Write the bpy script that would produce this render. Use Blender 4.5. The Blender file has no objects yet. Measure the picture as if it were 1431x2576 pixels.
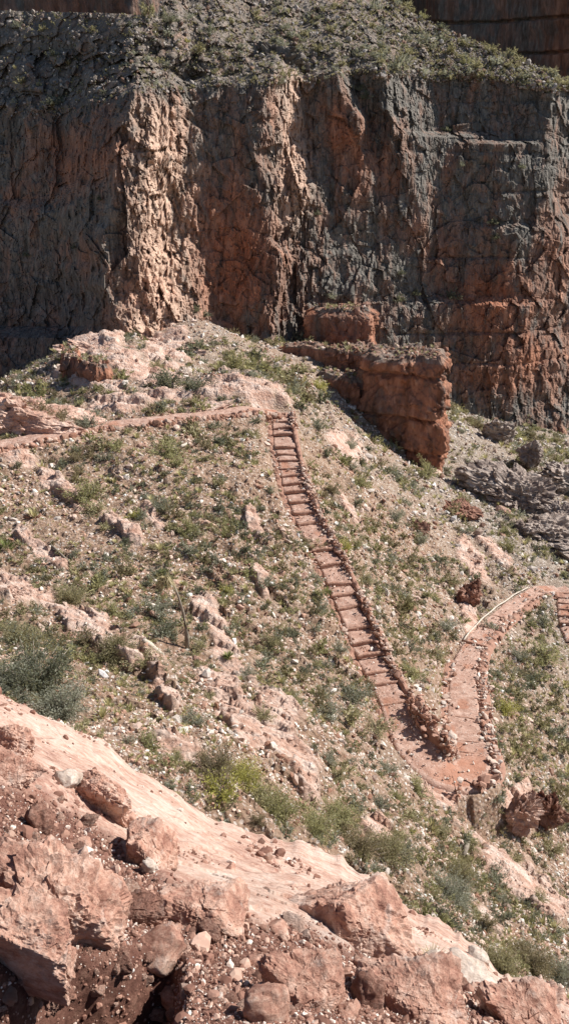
import bpy, math, random
import numpy as np
random.seed(7); rng = np.random.default_rng(7)
SC = bpy.context.scene; COL = SC.collection
# ------------------------------------------------------------------ camera model
PITCH = math.radians(25.0); F = 2144.0; CX, CY = 715.5, 1288.0
CP, SP = math.cos(PITCH), math.sin(PITCH)
def rd(px, py):
    """ray direction of a photo point, scaled so the horizontal forward component is 1: (x per Y, z per Y)"""
    u = (np.asarray(px, float)-CX)/F; v = (CY-np.asarray(py, float))/F
    y = CP+v*SP; z = -SP+v*CP
    return u/y, z/y
def P3(px, py, Y):
    a, b = rd(px, py); return np.array([a*Y, Y, b*Y], float)
def proj(p):
    p = np.asarray(p, float); x, y, z = p[..., 0], p[..., 1], p[..., 2]
    d = y*CP - z*SP; d = np.where(d < .01, .01, d)
    return CX+F*x/d, CY-F*(y*SP+z*CP)/d
# ------------------------------------------------------------------ noise (numpy)
def h3(ix, iy, iz, s=0):
    n = (ix.astype(np.int64)*374761393 + iy.astype(np.int64)*668265263 + iz.astype(np.int64)*2147483647*7 + iz.astype(np.int64)*1274126177 + s*974711) & 0xffffffff
    n = ((n ^ (n >> 13))*1274126177) & 0xffffffff
    n = ((n ^ (n >> 15))*2246822519) & 0xffffffff
    n = n ^ (n >> 16)
    return n.astype(np.float64)/4294967295.0
def vn(x, y, z, s=0):
    x0, y0, z0 = np.floor(x), np.floor(y), np.floor(z)
    fx, fy, fz = x-x0, y-y0, z-z0
    fx, fy, fz = [f*f*(3-2*f) for f in (fx, fy, fz)]
    r = 0
    for dx in (0, 1):
        for dy in (0, 1):
            for dz in (0, 1):
                r = r + h3(x0+dx, y0+dy, z0+dz, s)*(fx if dx else 1-fx)*(fy if dy else 1-fy)*(fz if dz else 1-fz)
    return r*2-1
def fbm(x, y, z, oct=4, s=0, g=.5):
    r = 0; a = 1; t = 0
    for i in range(oct):
        r = r+a*vn(x*2**i, y*2**i, z*2**i, s+i*17); t += a; a *= g
    return r/t
def ridge(x, y, z, oct=4, s=0, g=.5):
    r = 0; a = 1; t = 0
    for i in range(oct):
        r = r+a*(1-2*np.abs(vn(x*2**i, y*2**i, z*2**i, s+i*17))); t += a; a *= g
    return r/t
def worley(x, y, z, s=0):
    x0, y0, z0 = np.floor(x), np.floor(y), np.floor(z)
    f1 = np.full(x.shape, 9.); f2 = np.full(x.shape, 9.); cid = np.zeros(x.shape)
    for dx in (-1, 0, 1):
        for dy in (-1, 0, 1):
            for dz in (-1, 0, 1):
                cx, cy, cz = x0+dx, y0+dy, z0+dz
                d = (cx+h3(cx, cy, cz, s)-x)**2+(cy+h3(cx, cy, cz, s+1)-y)**2+(cz+h3(cx, cy, cz, s+2)-z)**2
                nb = d < f1
                f2 = np.where(nb, f1, np.minimum(f2, d)); cid = np.where(nb, h3(cx, cy, cz, s+3), cid); f1 = np.where(nb, d, f1)
    return np.sqrt(f1), np.sqrt(f2), cid
def facet(x, y, z, s=0):
    """broken-rock facets: every cell is a randomly tilted plane"""
    x0, y0, z0 = np.floor(x), np.floor(y), np.floor(z)
    f1 = np.full(x.shape, 9.); v = np.zeros(x.shape)
    for dx in (-1, 0, 1):
        for dy in (-1, 0, 1):
            for dz in (-1, 0, 1):
                cx, cy, cz = x0+dx, y0+dy, z0+dz
                a, b, c = h3(cx, cy, cz, s), h3(cx, cy, cz, s+1), h3(cx, cy, cz, s+2)
                ex, ey, ez = x-cx-a, y-cy-b, z-cz-c; d = ex*ex+ey*ey+ez*ez; nb = d < f1
                p = (h3(cx, cy, cz, s+3)-.5)*.8+ex*(b-.5)*1.6+ey*(c-.5)*1.6+ez*(a-.5)*1.6
                v = np.where(nb, p, v); f1 = np.where(nb, d, f1)
    return v
def sstep(a, b, x):
    t = np.clip((x-a)/(b-a), 0, 1); return t*t*(3-2*t)
# ------------------------------------------------------------------ mesh helpers
def mkmesh(name, V, Fc, smooth=True, attr=None, mats=(), midx=None):
    """V (N,3), Fc (M,3) or (M,4), attr {name: (N,) or (N,4)}"""
    V = np.asarray(V, np.float32); Fc = np.asarray(Fc, np.int32); k = Fc.shape[1]
    me = bpy.data.meshes.new(name)
    me.vertices.add(len(V)); me.vertices.foreach_set('co', V.ravel())
    me.loops.add(Fc.size); me.loops.foreach_set('vertex_index', Fc.ravel())
    me.polygons.add(len(Fc)); me.polygons.foreach_set('loop_start', np.arange(0, Fc.size, k, dtype=np.int32))
    me.polygons.foreach_set('use_smooth', np.full(len(Fc), smooth, dtype=bool))
    for m in mats: me.materials.append(m)
    if midx is not None: me.polygons.foreach_set('material_index', np.asarray(midx, np.int32))
    for n, a in (attr or {}).items():
        a = np.asarray(a, np.float32)
        if a.ndim == 1:
            at = me.attributes.new(n, 'FLOAT', 'POINT'); at.data.foreach_set('value', a)
        else:
            at = me.attributes.new(n, 'FLOAT_COLOR', 'POINT'); at.data.foreach_set('color', a.ravel())
    me.update(calc_edges=True)
    return me
def link(name, me, parent=None, label=None, cat=None, kind=None, group=None, loc=None):
    o = bpy.data.objects.new(name, me); COL.objects.link(o)
    if parent: o.parent = parent
    if loc is not None: o.location = loc
    if label: o['label'] = label
    if cat: o['category'] = cat
    if kind: o['kind'] = kind
    if group: o['group'] = group
    return o
def gridfaces(nr, nc):
    i = np.arange(nr-1)[:, None]*nc+np.arange(nc-1)[None, :]
    return np.stack([i, i+1, i+nc+1, i+nc], -1).reshape(-1, 4)
# ------------------------------------------------------------------ materials
def N(nt, t, **k):
    n = nt.nodes.new(t)
    for a, b in k.items():
        if a.startswith('i_'):
            key = a[2:]
            n.inputs[int(key) if key.isdigit() else key].default_value = b
        else: setattr(n, a, b)
    return n
def newmat(name, rough=.9, spec=.25):
    m = bpy.data.materials.new(name); m.use_nodes = True; nt = m.node_tree
    b = nt.nodes['Principled BSDF']; b.inputs['Roughness'].default_value = rough
    b.inputs['Specular IOR Level'].default_value = spec
    return m, nt, b
def ramp(nt, fac, stops):
    r = N(nt, 'ShaderNodeValToRGB'); e = r.color_ramp.elements
    while len(e) < len(stops): e.new(.5)
    for q, (p, c) in zip(e, stops): q.position = p; q.color = (*c, 1) if len(c) == 3 else c
    nt.links.new(fac, r.inputs[0]); return r.outputs[0]
def mix(nt, fac, a, b, mode='MIX'):
    m = N(nt, 'ShaderNodeMix', data_type='RGBA', blend_type=mode, clamp_factor=True)
    for s, v in ((0, fac), (6, a), (7, b)):
        if isinstance(v, (int, float)): m.inputs[s].default_value = v
        elif isinstance(v, tuple): m.inputs[s].default_value = (*v, 1)
        else: nt.links.new(v, m.inputs[s])
    return m.outputs[2]
def mth(nt, op, a, b=0., c=None, clamp=False):
    m = N(nt, 'ShaderNodeMath', operation=op, use_clamp=clamp)
    for s, v in enumerate((a, b) if c is None else (a, b, c)):
        if isinstance(v, (int, float)): m.inputs[s].default_value = v
        else: nt.links.new(v, m.inputs[s])
    return m.outputs[0]
def coords(nt, scale=(1, 1, 1), obj=False):
    if obj: src = N(nt, 'ShaderNodeTexCoord').outputs['Object']
    else: src = N(nt, 'ShaderNodeNewGeometry').outputs['Position']
    mp = N(nt, 'ShaderNodeMapping'); mp.inputs['Scale'].default_value = scale
    nt.links.new(src, mp.inputs[0]); return mp.outputs[0]
def noise(nt, vec, scale, detail=6, rough=.6, dist=0.):
    n = N(nt, 'ShaderNodeTexNoise'); n.inputs['Scale'].default_value = scale; n.inputs['Detail'].default_value = detail
    n.inputs['Roughness'].default_value = rough; n.inputs['Distortion'].default_value = dist
    nt.links.new(vec, n.inputs['Vector']); return n.outputs['Fac']
def voro(nt, vec, scale, out='Distance', feature='F1', rnd=1.):
    n = N(nt, 'ShaderNodeTexVoronoi', feature=feature); n.inputs['Scale'].default_value = scale
    n.inputs['Randomness'].default_value = rnd
    nt.links.new(vec, n.inputs['Vector']); return n.outputs[out]
def attrn(nt, name, out='Fac'):
    return N(nt, 'ShaderNodeAttribute', attribute_name=name).outputs[out]
def bump(nt, bsdf, h, strength, dist):
    b = N(nt, 'ShaderNodeBump'); b.inputs['Strength'].default_value = strength; b.inputs['Distance'].default_value = dist
    nt.links.new(h, b.inputs['Height'])
    prev = bsdf.inputs['Normal'].links
    if prev: nt.links.new(prev[0].from_socket, b.inputs['Normal'])
    nt.links.new(b.outputs[0], bsdf.inputs['Normal'])

# cliff rock: attribute red (0 grey varnish .. 1 red limestone), lite (painted sun on the buttresses, pale talus)
M_CLIFF, nt, b = newmat('cliff_rock', .95, .15)
vs = coords(nt, (1, 1, .28)); vv = coords(nt)
n1 = noise(nt, vs, .8, 8, .62, .6); n2 = noise(nt, vv, .22, 6, .6); n3 = noise(nt, vs, 3.0, 6, .65)
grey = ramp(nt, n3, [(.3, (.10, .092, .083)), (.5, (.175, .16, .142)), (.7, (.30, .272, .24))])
red = ramp(nt, n1, [(.3, (.18, .07, .042)), (.5, (.36, .15, .088)), (.7, (.52, .29, .20))])
f = mth(nt, 'MULTIPLY_ADD', n1, 2.2, mth(nt, 'SUBTRACT', attrn(nt, 'red'), 1.22))
f = mth(nt, 'MULTIPLY_ADD', n2, 1.2, mth(nt, 'SUBTRACT', f, .55), clamp=True)
c = mix(nt, f, grey, red)
lw = mth(nt, 'MULTIPLY', attrn(nt, 'sun_pale'), ramp(nt, noise(nt, vs, 1.6, 6, .6), [(.30, (0, 0, 0)), (.52, (1, 1, 1))]))
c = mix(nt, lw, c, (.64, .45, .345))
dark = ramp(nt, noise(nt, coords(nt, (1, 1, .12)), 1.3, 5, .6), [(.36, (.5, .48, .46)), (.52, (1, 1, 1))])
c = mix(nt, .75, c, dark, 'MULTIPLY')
nt.links.new(c, b.inputs['Base Color'])
bump(nt, b, noise(nt, coords(nt, (1, 1, .6)), 2.2, 9, .72), 1.0, .22)
bump(nt, b, voro(nt, coords(nt, (1, 1, .5)), 2.6), .7, .14)

# hillside soil: attribute slab (bare pale bedrock), grey (grey limestone scree)
M_SOIL, nt, b = newmat('hillside_soil', .95, .12)
vv = coords(nt)
n1 = noise(nt, vv, .35, 6, .6); n2 = noise(nt, vv, 3.5, 7, .7); n3 = noise(nt, vv, 12., 4, .7)
soil = ramp(nt, n2, [(.3, (.19, .11, .072)), (.5, (.33, .22, .155)), (.72, (.50, .385, .30))])
soilg = ramp(nt, n2, [(.3, (.19, .145, .11)), (.5, (.31, .25, .20)), (.72, (.46, .40, .34))])
ga = mth(nt, 'ADD', mth(nt, 'MULTIPLY_ADD', n1, 2.0, -1.0), attrn(nt, 'grey'), clamp=True)
c = mix(nt, ga, soil, soilg)
vc = voro(nt, vv, 6.5, 'Color'); vd = voro(nt, vv, 6.5, 'Distance')
sep = N(nt, 'ShaderNodeSeparateColor'); nt.links.new(vc, sep.inputs[0])
st = mth(nt, 'MULTIPLY', mth(nt, 'GREATER_THAN', sep.outputs[0], .45), mth(nt, 'LESS_THAN', vd, .085*4.2))
stc = mix(nt, sep.outputs[1], (.38, .26, .20), (.66, .60, .54))
c = mix(nt, mth(nt, 'MULTIPLY', st, mth(nt, 'SUBTRACT', 1., attrn(nt, 'slab'))), c, stc)
vsl = coords(nt, (1, 1, 1))
mpr = N(nt, 'ShaderNodeMapping'); mpr.inputs['Rotation'].default_value = (0, 0, -.25); mpr.inputs['Scale'].default_value = (.5, 1.6, 1.); nt.links.new(N(nt, 'ShaderNodeNewGeometry').outputs['Position'], mpr.inputs[0])
slab = ramp(nt, noise(nt, mpr.outputs[0], 1.6, 9, .7, .4), [(.3, (.36, .19, .135)), (.46, (.55, .36, .28)), (.62, (.70, .56, .48))])
c = mix(nt, attrn(nt, 'slab'), c, slab)
nt.links.new(c, b.inputs['Base Color'])
bump(nt, b, noise(nt, vv, 5., 8, .75), 1., .14)
bump(nt, b, voro(nt, vv, 6.5), mth and .7, .10)

M_TRAIL, nt, b = newmat('trail_dirt', .92, .2)
vv = coords(nt)
n2 = noise(nt, vv, 2.5, 7, .7)
c = ramp(nt, n2, [(.3, (.28, .155, .115)), (.5, (.43, .27, .21)), (.7, (.56, .41, .34))])
vd = voro(nt, vv, 11.); vc = voro(nt, vv, 11., 'Color'); sep = N(nt, 'ShaderNodeSeparateColor'); nt.links.new(vc, sep.inputs[0])
st = mth(nt, 'MULTIPLY', mth(nt, 'GREATER_THAN', sep.outputs[0], .72), mth(nt, 'LESS_THAN', vd, .32))
c = mix(nt, st, c, (.55, .42, .35))
c = mix(nt, mth(nt, 'MULTIPLY', attrn(nt, 'wet'), .75), c, (.38, .17, .105))
nt.links.new(c, b.inputs['Base Color']); bump(nt, b, noise(nt, vv, 9., 6, .7), 1., .06)

def stone_mat(name, stops, bs=6., bd=.03, obj=True, rough=.9, white=.0):
    m, nt, b = newmat(name, rough, .2)
    vv = coords(nt, obj=obj)
    c = ramp(nt, mth(nt, 'MULTIPLY_ADD', mth(nt, 'SUBTRACT', noise(nt, vv, bs*3.2, 8, .8), .5), .75, noise(nt, vv, bs*.35, 8, .68, .3)), stops)
    bd_ = ramp(nt, noise(nt, coords(nt, (1, 1, 5), obj=obj), bs*.4, 6, .7), [(.36, (.62, .56, .54)), (.5, (1, 1, 1)), (.66, (1.12, 1.08, 1.05))])
    c = mix(nt, .8, c, bd_, 'MULTIPLY')
    if white:
        w = ramp(nt, noise(nt, vv, bs*.9, 8, .75), [(.55, (0, 0, 0)), (.68, (1, 1, 1))])
        c = mix(nt, mth(nt, 'MULTIPLY', w, white), c, (.62, .52, .46))
    nt.links.new(c, b.inputs['Base Color'])
    bump(nt, b, noise(nt, vv, bs*.8, 12, .74), 1., bd*1.5); bump(nt, b, voro(nt, vv, bs*1.6), .8, bd*1.0)
    return m
M_BOULDER = stone_mat('red_boulder', [(.30, (.29, .14, .105)), (.44, (.45, .25, .185)), (.57, (.59, .395, .31)), (.72, (.71, .57, .49))], 9., .022, white=.6)
M_DKBOULD = stone_mat('dark_red_rock', [(.3, (.18, .085, .065)), (.5, (.32, .17, .125)), (.7, (.52, .34, .27))], 12., .03, white=.25)
M_PALE = stone_mat('pale_rock', [(.3, (.42, .32, .25)), (.5, (.58, .49, .42)), (.75, (.70, .64, .58))], 12., .015)
M_REDOUT = stone_mat('red_outcrop', [(.3, (.17, .08, .055)), (.5, (.31, .16, .115)), (.72, (.45, .28, .21))], 1.6, .18, False)
M_OUTP = stone_mat('pink_outcrop', [(.3, (.36, .19, .14)), (.5, (.56, .37, .29)), (.72, (.70, .55, .47))], 1.9, .14, False)
M_GREYOUT = stone_mat('grey_outcrop', [(.3, (.20, .145, .12)), (.5, (.35, .28, .24)), (.72, (.52, .46, .41))], 1.5, .16, False)
M_STEP = stone_mat('step_rock', [(.3, (.25, .125, .085)), (.5, (.39, .225, .165)), (.7, (.53, .37, .29))], 6., .02)

M_STONES, nt, b = newmat('loose_stones', .9, .2)
nt.links.new(mix(nt, ramp(nt, noise(nt, coords(nt), 20., 4, .7), [(.35, (.0, 0, 0)), (.65, (.45, .45, .45))]), attrn(nt, 'col', 'Color'), (.30, .17, .12)), b.inputs['Base Color'])

M_SLAB, nt, b = newmat('foreground_slab', .85, .25)   # attributes grav (gravel), red
vv = coords(nt)
w = ramp(nt, mth(nt, 'MULTIPLY_ADD', mth(nt, 'SUBTRACT', noise(nt, coords(nt, (2, 5, 5)), 3., 9, .75), .5), .95, noise(nt, vv, .9, 10, .74, .6)), [(.35, (.34, .165, .12)), (.45, (.51, .31, .235)), (.55, (.62, .44, .355)), (.68, (.70, .585, .51))])
cr = ramp(nt, voro(nt, coords(nt, (1.1, 2.6, 2.6)), 1.5, 'Distance', 'DISTANCE_TO_EDGE'), [(.0, (1, 1, 1)), (.012, (0, 0, 0))])
w = mix(nt, mth(nt, 'MULTIPLY', cr, ramp(nt, noise(nt, vv, 2.2, 3, .6), [(.42, (0, 0, 0)), (.5, (.85, .85, .85))])), w, (.20, .10, .075))
w2 = mix(nt, ramp(nt, noise(nt, vv, 14, 6, .8), [(.4, (0, 0, 0)), (.7, (.5, .5, .5))]), w, (.66, .50, .42))
g = ramp(nt, noise(nt, vv, 16., 7, .75), [(.3, (.085, .034, .024)), (.5, (.17, .078, .056)), (.7, (.30, .165, .12))])
c = mix(nt, attrn(nt, 'grav'), w2, g)
nt.links.new(c, b.inputs['Base Color'])
bump(nt, b, noise(nt, vv, 7., 12, .75), .9, .022)
bump(nt, b, noise(nt, vv, 22., 9, .75), 1., .018)
bump(nt, b, voro(nt, vv, 28.), .5, .012)
# ------------------------------------------------------------------ terrain control points (photo x, y, forward distance)
CT = [(0,1135,44.8),(120,1108,46.5),(250,1085,49.4),(400,1068,51.5),(550,1052,54),(660,1035,56),(700,1040,56.5),(760,1250,46),(830,1400,40.8),(900,1560,36.3),(990,1765,31),(1080,1870,29.2),(1150,1945,27.7),
(1175,1625,41.6),(1350,1475,53.7),(1165,1800,33.3),(1431,1560,50),(1200,2100,25.8),(1431,2100,30),(1000,2000,24.2),(1431,2400,20),(1100,2250,18.5),
(850,2080,18.5),(600,1950,17),(450,1850,18),(100,1650,21.8),(250,1800,18),(500,900,76),(380,860,79),(300,1055,50.8),(450,960,66.7),(210,1000,58.5),(100,990,62),
(0,985,68),(150,975,66),(120,985,67),(600,860,87),(700,900,82),(750,1000,63),(850,1100,62),(1000,1200,65),(1080,1200,68.5),(1100,1300,60),(1000,1400,50),(1000,1600,38.5),(1080,1700,36),
(1200,1500,50.5),(1200,1350,60),(1300,1300,66),(1300,1150,82),(1200,1080,92),(1431,1250,74),(1431,1450,58),(1431,1800,40),(1300,1700,41.5),(1300,1950,31),
(0,1250,40),(20,1390,35),(0,1500,29),(0,1600,24.5),(0,1700,19.5),(300,1300,39.2),(300,1500,31),(460,1620,28),(600,1400,36.5),(600,1200,46),(600,1600,29.5),
(750,1800,24),(900,1900,25.3),(600,1780,23),(300,1700,23.5),(640,950,60.5),(490,806,84.0),(560,832,85),(200,850,74),(245,912,63.5),(290,905,68),(950,1108,73.5),(865,1025,75),(1060,1188,73),(790,970,77),(560,985,58),(900,880,90),(750,880,86),(1500,1150,92),(1100,1000,100),(480,1020,56),(350,1010,57)]
CT3 = np.array([P3(*c) for c in CT])
extra = np.array([(-60,100,-16),(-60,60,-8),(-50,30,-2),(-30,8,-3),(70,100,-42),(70,60,-46),(60,30,-44),(30,8,-30),(0,6,-13),(20,130,-36),(-30,120,-30),(-22,84,-26),(-32,80,-26)], float)
CTA = np.vstack([CT3, extra])
def tps_fit(X, z, lam):
    n = len(X); d = np.linalg.norm(X[:, None]-X[None], axis=2)
    K = np.where(d > 0, d*d*np.log(d+1e-9), 0)+lam*np.eye(n)
    Pm = np.hstack([np.ones((n, 1)), X]); A = np.zeros((n+3, n+3)); A[:n, :n] = K; A[:n, n:] = Pm; A[n:, :n] = Pm.T
    return np.linalg.solve(A, np.r_[z, 0, 0, 0])
def tps_eval(X, w, Q):
    out = np.empty(len(Q))
    for i in range(0, len(Q), 20000):
        q = Q[i:i+20000]; d = np.linalg.norm(q[:, None]-X[None], axis=2)
        out[i:i+20000] = (d*d*np.log(d+1e-9))@w[:len(X)]+w[len(X)]+q@w[len(X)+1:]
    return out
HS = 10.
TX = CTA[:, :2]/HS; TW = tps_fit(TX, CTA[:, 2], .03)
def Hraw(x, y):
    sh = np.shape(x); Q = np.stack([np.ravel(x), np.ravel(y)], 1)/HS
    return tps_eval(TX, TW, Q).reshape(sh)
# ------------------------------------------------------------------ trails: centre line (photo x, y, Y), half width
T1 = [(-160,1160,42),(0,1135,44.8),(120,1110,46.5),(250,1086,49.4),(400,1068,51.5),(550,1052,54),(650,1038,56),(705,1036,57)]
T2 = [(705,1036,57),(712,1100,53.2),(727,1170,49.9),(742,1230,46.9),(765,1290,44.4),(795,1350,42.5),(832,1420,40.1),(870,1510,37.7),(905,1590,35.6),(945,1680,33.4),(990,1765,31.1),(1035,1860,29.2),(1100,1930,27.8),(1150,1950,27.6),(1186,1946,27.95)]
T3 = [(1150,1950,27.6),(1190,1915,28.9),(1168,1840,31.8),(1165,1760,35),(1165,1690,38.3),(1188,1625,41.6),(1236,1566,46),(1290,1522,49.8),(1352,1485,53.3),(1405,1480,54.3)]
T4 = [(1400,1478,54.5),(1425,1500,53.2),(1432,1560,50),(1450,1620,47.5)]
def resample(T, step=.12):
    p = np.array([P3(*t) for t in T]); 
    # Catmull-Rom
    out = []
    for i in range(len(p)-1):
        p0 = p[max(i-1, 0)]; p1 = p[i]; p2 = p[i+1]; p3 = p[min(i+2, len(p)-1)]
        for t in np.linspace(0, 1, 24, endpoint=False):
            out.append(.5*((2*p1)+(-p0+p2)*t+(2*p0-5*p1+4*p2-p3)*t*t+(-p0+3*p1-3*p2+p3)*t**3))
    out.append(p[-1]); out = np.array(out)
    s = np.r_[0, np.cumsum(np.linalg.norm(np.diff(out[:, :2], axis=0), axis=1))]
    q = np.arange(0, s[-1], step)
    return np.stack([np.interp(q, s, out[:, k]) for k in range(3)], 1), q
def halfw(name, q, L):
    if name == 1: return np.full(q.shape, .78)
    if name == 2: return .72+.35*sstep(L-6, L-1.5, q)
    if name == 3: return .85-.24*sstep(8, 16, q)
    return np.full(q.shape, .8)
TR = {}
for k, T in ((1, T1), (2, T2), (3, T3), (4, T4)):
    p, q = resample(T); TR[k] = (p, q, halfw(k, q, q[-1]))
# riser positions on each trail given by photo y
RIS = {2: [1047,1061,1076,1095,1128,1144,1160,1178,1198,1219,1239,1263,1290,1314,1372,1384,1424,1467,1497,1527,1580,1616,1652,1690,1722,1768],
       3: [1896,1868,1806,1790,1755,1712,1608,1580,1552], 4: [1492,1506,1520,1536,1552,1570]}
RS = {}
for k in (2, 3, 4):
    p, q, w = TR[k]; px, py = proj(p)
    out = []
    for y in RIS[k]:
        i0 = 0
        if k == 3: i0 = int(np.argmax(py))  # after the turn the path climbs in the picture
        i = i0+int(np.argmin(np.abs(py[i0:]-y))); out.append(q[i])
    RS[k] = sorted(out)
def stairz(k, q, z):
    """tread heights: constant-ish slope between risers, drop at each riser"""
    if k not in RS: return z
    r = np.array(RS[k]); out = z.copy(); amp = {2: .22, 3: .05, 4: .16}[k]
    edges = np.r_[q[0], r, q[-1]+.01]
    for a, b in zip(edges[:-1], edges[1:]):
        m = (q >= a) & (q < b)
        if m.sum() < 2: continue
        t = (q[m]-a)/(b-a); tot = z[m][0]-z[m][-1]
        d = np.sign(tot)*min(abs(tot), amp) if b-a < 4 else 0
        out[m] = z[m]+d*(t-.5)*.95
    return out
TR[1][0][:, 2] += .38*sstep(0, 3, TR[1][1][-1]-TR[1][1])
TRZ = {k: stairz(k, TR[k][1], TR[k][0][:, 2]) for k in TR}
allp = np.vstack([TR[k][0] for k in TR]); allw = np.concatenate([TR[k][2] for k in TR]); allz = np.concatenate([TRZ[k] for k in TR])
def trail_near(x, y):
    sh = np.shape(x); Q = np.stack([np.ravel(x), np.ravel(y)], 1); D = np.full(len(Q), 99.); Zt = np.zeros(len(Q)); W = np.full(len(Q), .8)
    bb = (Q[:, 0] > -20) & (Q[:, 0] < 24) & (Q[:, 1] > 22) & (Q[:, 1] < 62); idx = np.where(bb)[0]
    sp = allp[::2, :2]
    for i in range(0, len(idx), 20000):
        j = idx[i:i+20000]; d = np.linalg.norm(Q[j][:, None]-sp[None], axis=2); k = d.argmin(1)
        D[j] = d[np.arange(len(j)), k]; Zt[j] = allz[::2][k]; W[j] = allw[::2][k]
    return D.reshape(sh), Zt.reshape(sh), W.reshape(sh)
# bare-rock slabs: photo centre, half length, half width, angle (deg, image, clockwise down)
SLABS = [(35,1500,70,45,40),(225,1590,150,42,38),(330,1640,90,28,36),(520,1545,70,34,62),(570,1640,70,30,55),(600,1790,130,40,47),(700,1850,120,48,55),(770,1950,90,40,62),(660,1480,40,14,60),
         (1310,2215,160,42,40),(1180,1560,60,18,80),(1100,2000,60,30,20),(390,1310,40,14,45),(1190,1420,60,26,60),(1300,2020,70,30,110),(480,1890,90,26,25),(640,1330,45,14,60),(945,2090,45,30,60),(1230,2310,60,25,50),(60,1160,70,20,20),
         (560,975,90,22,-8),(330,1020,180,18,-8),(160,1235,110,22,38),(300,1330,90,18,40),(110,1400,80,16,38),(420,1760,60,20,50),(230,862,110,34,10),(350,935,120,36,20),(420,885,70,46,-40),(250,965,100,22,10),(640,985,80,26,20),(1090,1180,30,14,50),(1250,1400,60,20,40),(860,1120,30,50,-60),(880,1290,60,12,60)]
def slabmask(x, y, z):
    px, py = proj(np.stack([x, y, z], -1)); m = np.zeros(np.shape(x))
    nz = fbm(x*.8, y*.8, z*0, 4, 5)*.75
    for (cx, cy, a, b, an) in SLABS:
        t = math.radians(an); dx, dy = px-cx, py-cy
        u = (dx*math.cos(t)+dy*math.sin(t))/a; v = (-dx*math.sin(t)+dy*math.cos(t))/b
        m = np.maximum(m, 1-sstep(.75, 1.15, np.sqrt(u*u+v*v)+nz))
    return m
def Hfull(x, y, fine=True):
    z0 = Hraw(x, y)
    D, Zt, W = trail_near(x, y)
    m = slabmask(x, y, z0)
    near = sstep(4, 14, y)
    nat = z0 + near*(.35*fbm(x*.25, y*.25, x*0, 3, 1))
    # gullied ribs running down the fall line (towards +x, -y)
    s = x*.25+y*.97; t = x*.97-y*.25
    nat = nat + near*.28*ridge(s*.45, t*.13, x*0, 3, 9)
    # slabs: stepped bedrock edges
    if fine:
        f1, f2, cid = worley(s*.5, t*.22, x*0, 31)
        nat = nat + m*(.22+.5*(cid-.5)*.6+.10*fbm(x*2, y*2, z0, 3, 8))
        nat = nat + (1-m)*.10*fbm(x*1.6, y*1.6, z0*0, 3, 3)+.05*fbm(x*5, y*5, z0*0, 2, 4)
        rk = sstep(-.1, .35, fbm(x*.16+5, y*.16, z0*0, 3, 14))
        nat = nat + near*(.16+.34*np.maximum(m, rk*.8))*facet(s*.75, t*.35, z0*0, 35)+near*(.07+.13*np.maximum(m, rk))*facet(s*2.1, t*1.1, z0*0, 36)
    k = 1-sstep(W+.05, W+.9, D)
    z = nat*(1-k)+(Zt-.12)*k
    return z, m, D, W
def ray_hit(px, py, y0=9., y1=110.):
    """first crossing of the rays with the smooth hillside"""
    px = np.atleast_1d(np.asarray(px, float)); py = np.atleast_1d(np.asarray(py, float))
    a, b = rd(px, py); Y = np.full(px.shape, np.nan); prev = None
    for Yk in np.geomspace(y0, y1, 260):
        g = Hraw(a*Yk, np.full(px.shape, Yk))-b*Yk
        if prev is not None:
            hit = np.isnan(Y) & (prev < 0) & (g >= 0)
            Y[hit] = (Yp+(Yk-Yp)*(-prev[hit])/(g[hit]-prev[hit]+1e-9))
        prev = g; Yp = Yk
    Y = np.where(np.isnan(Y), 60, Y)
    x, y = a*Y, Y; z = Hfull(x, y)[0]
    return np.stack([x, y, z], 1)
# ------------------------------------------------------------------ hillside mesh
NR, NC = 760, 820
ys = np.geomspace(8.5, 118, NR); us = np.linspace(-.75, .95, NC)
U, Yg = np.meshgrid(us, ys); X = U*Yg
Z, SM, DT, WT = Hfull(X, Yg)
gx = Yg*0
grey = np.clip(sstep(6, 26, X)*.9+sstep(52, 62, Yg)*.45, 0, 1)
reds = np.clip(1-grey, 0, 1)
HV = np.stack([X, Yg, Z], -1)
hill = link('hillside', mkmesh('hillside', HV.reshape(-1, 3), gridfaces(NR, NC), True, {'slab': SM.ravel(), 'grey': grey.ravel()}, [M_SOIL]), kind='structure')
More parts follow.
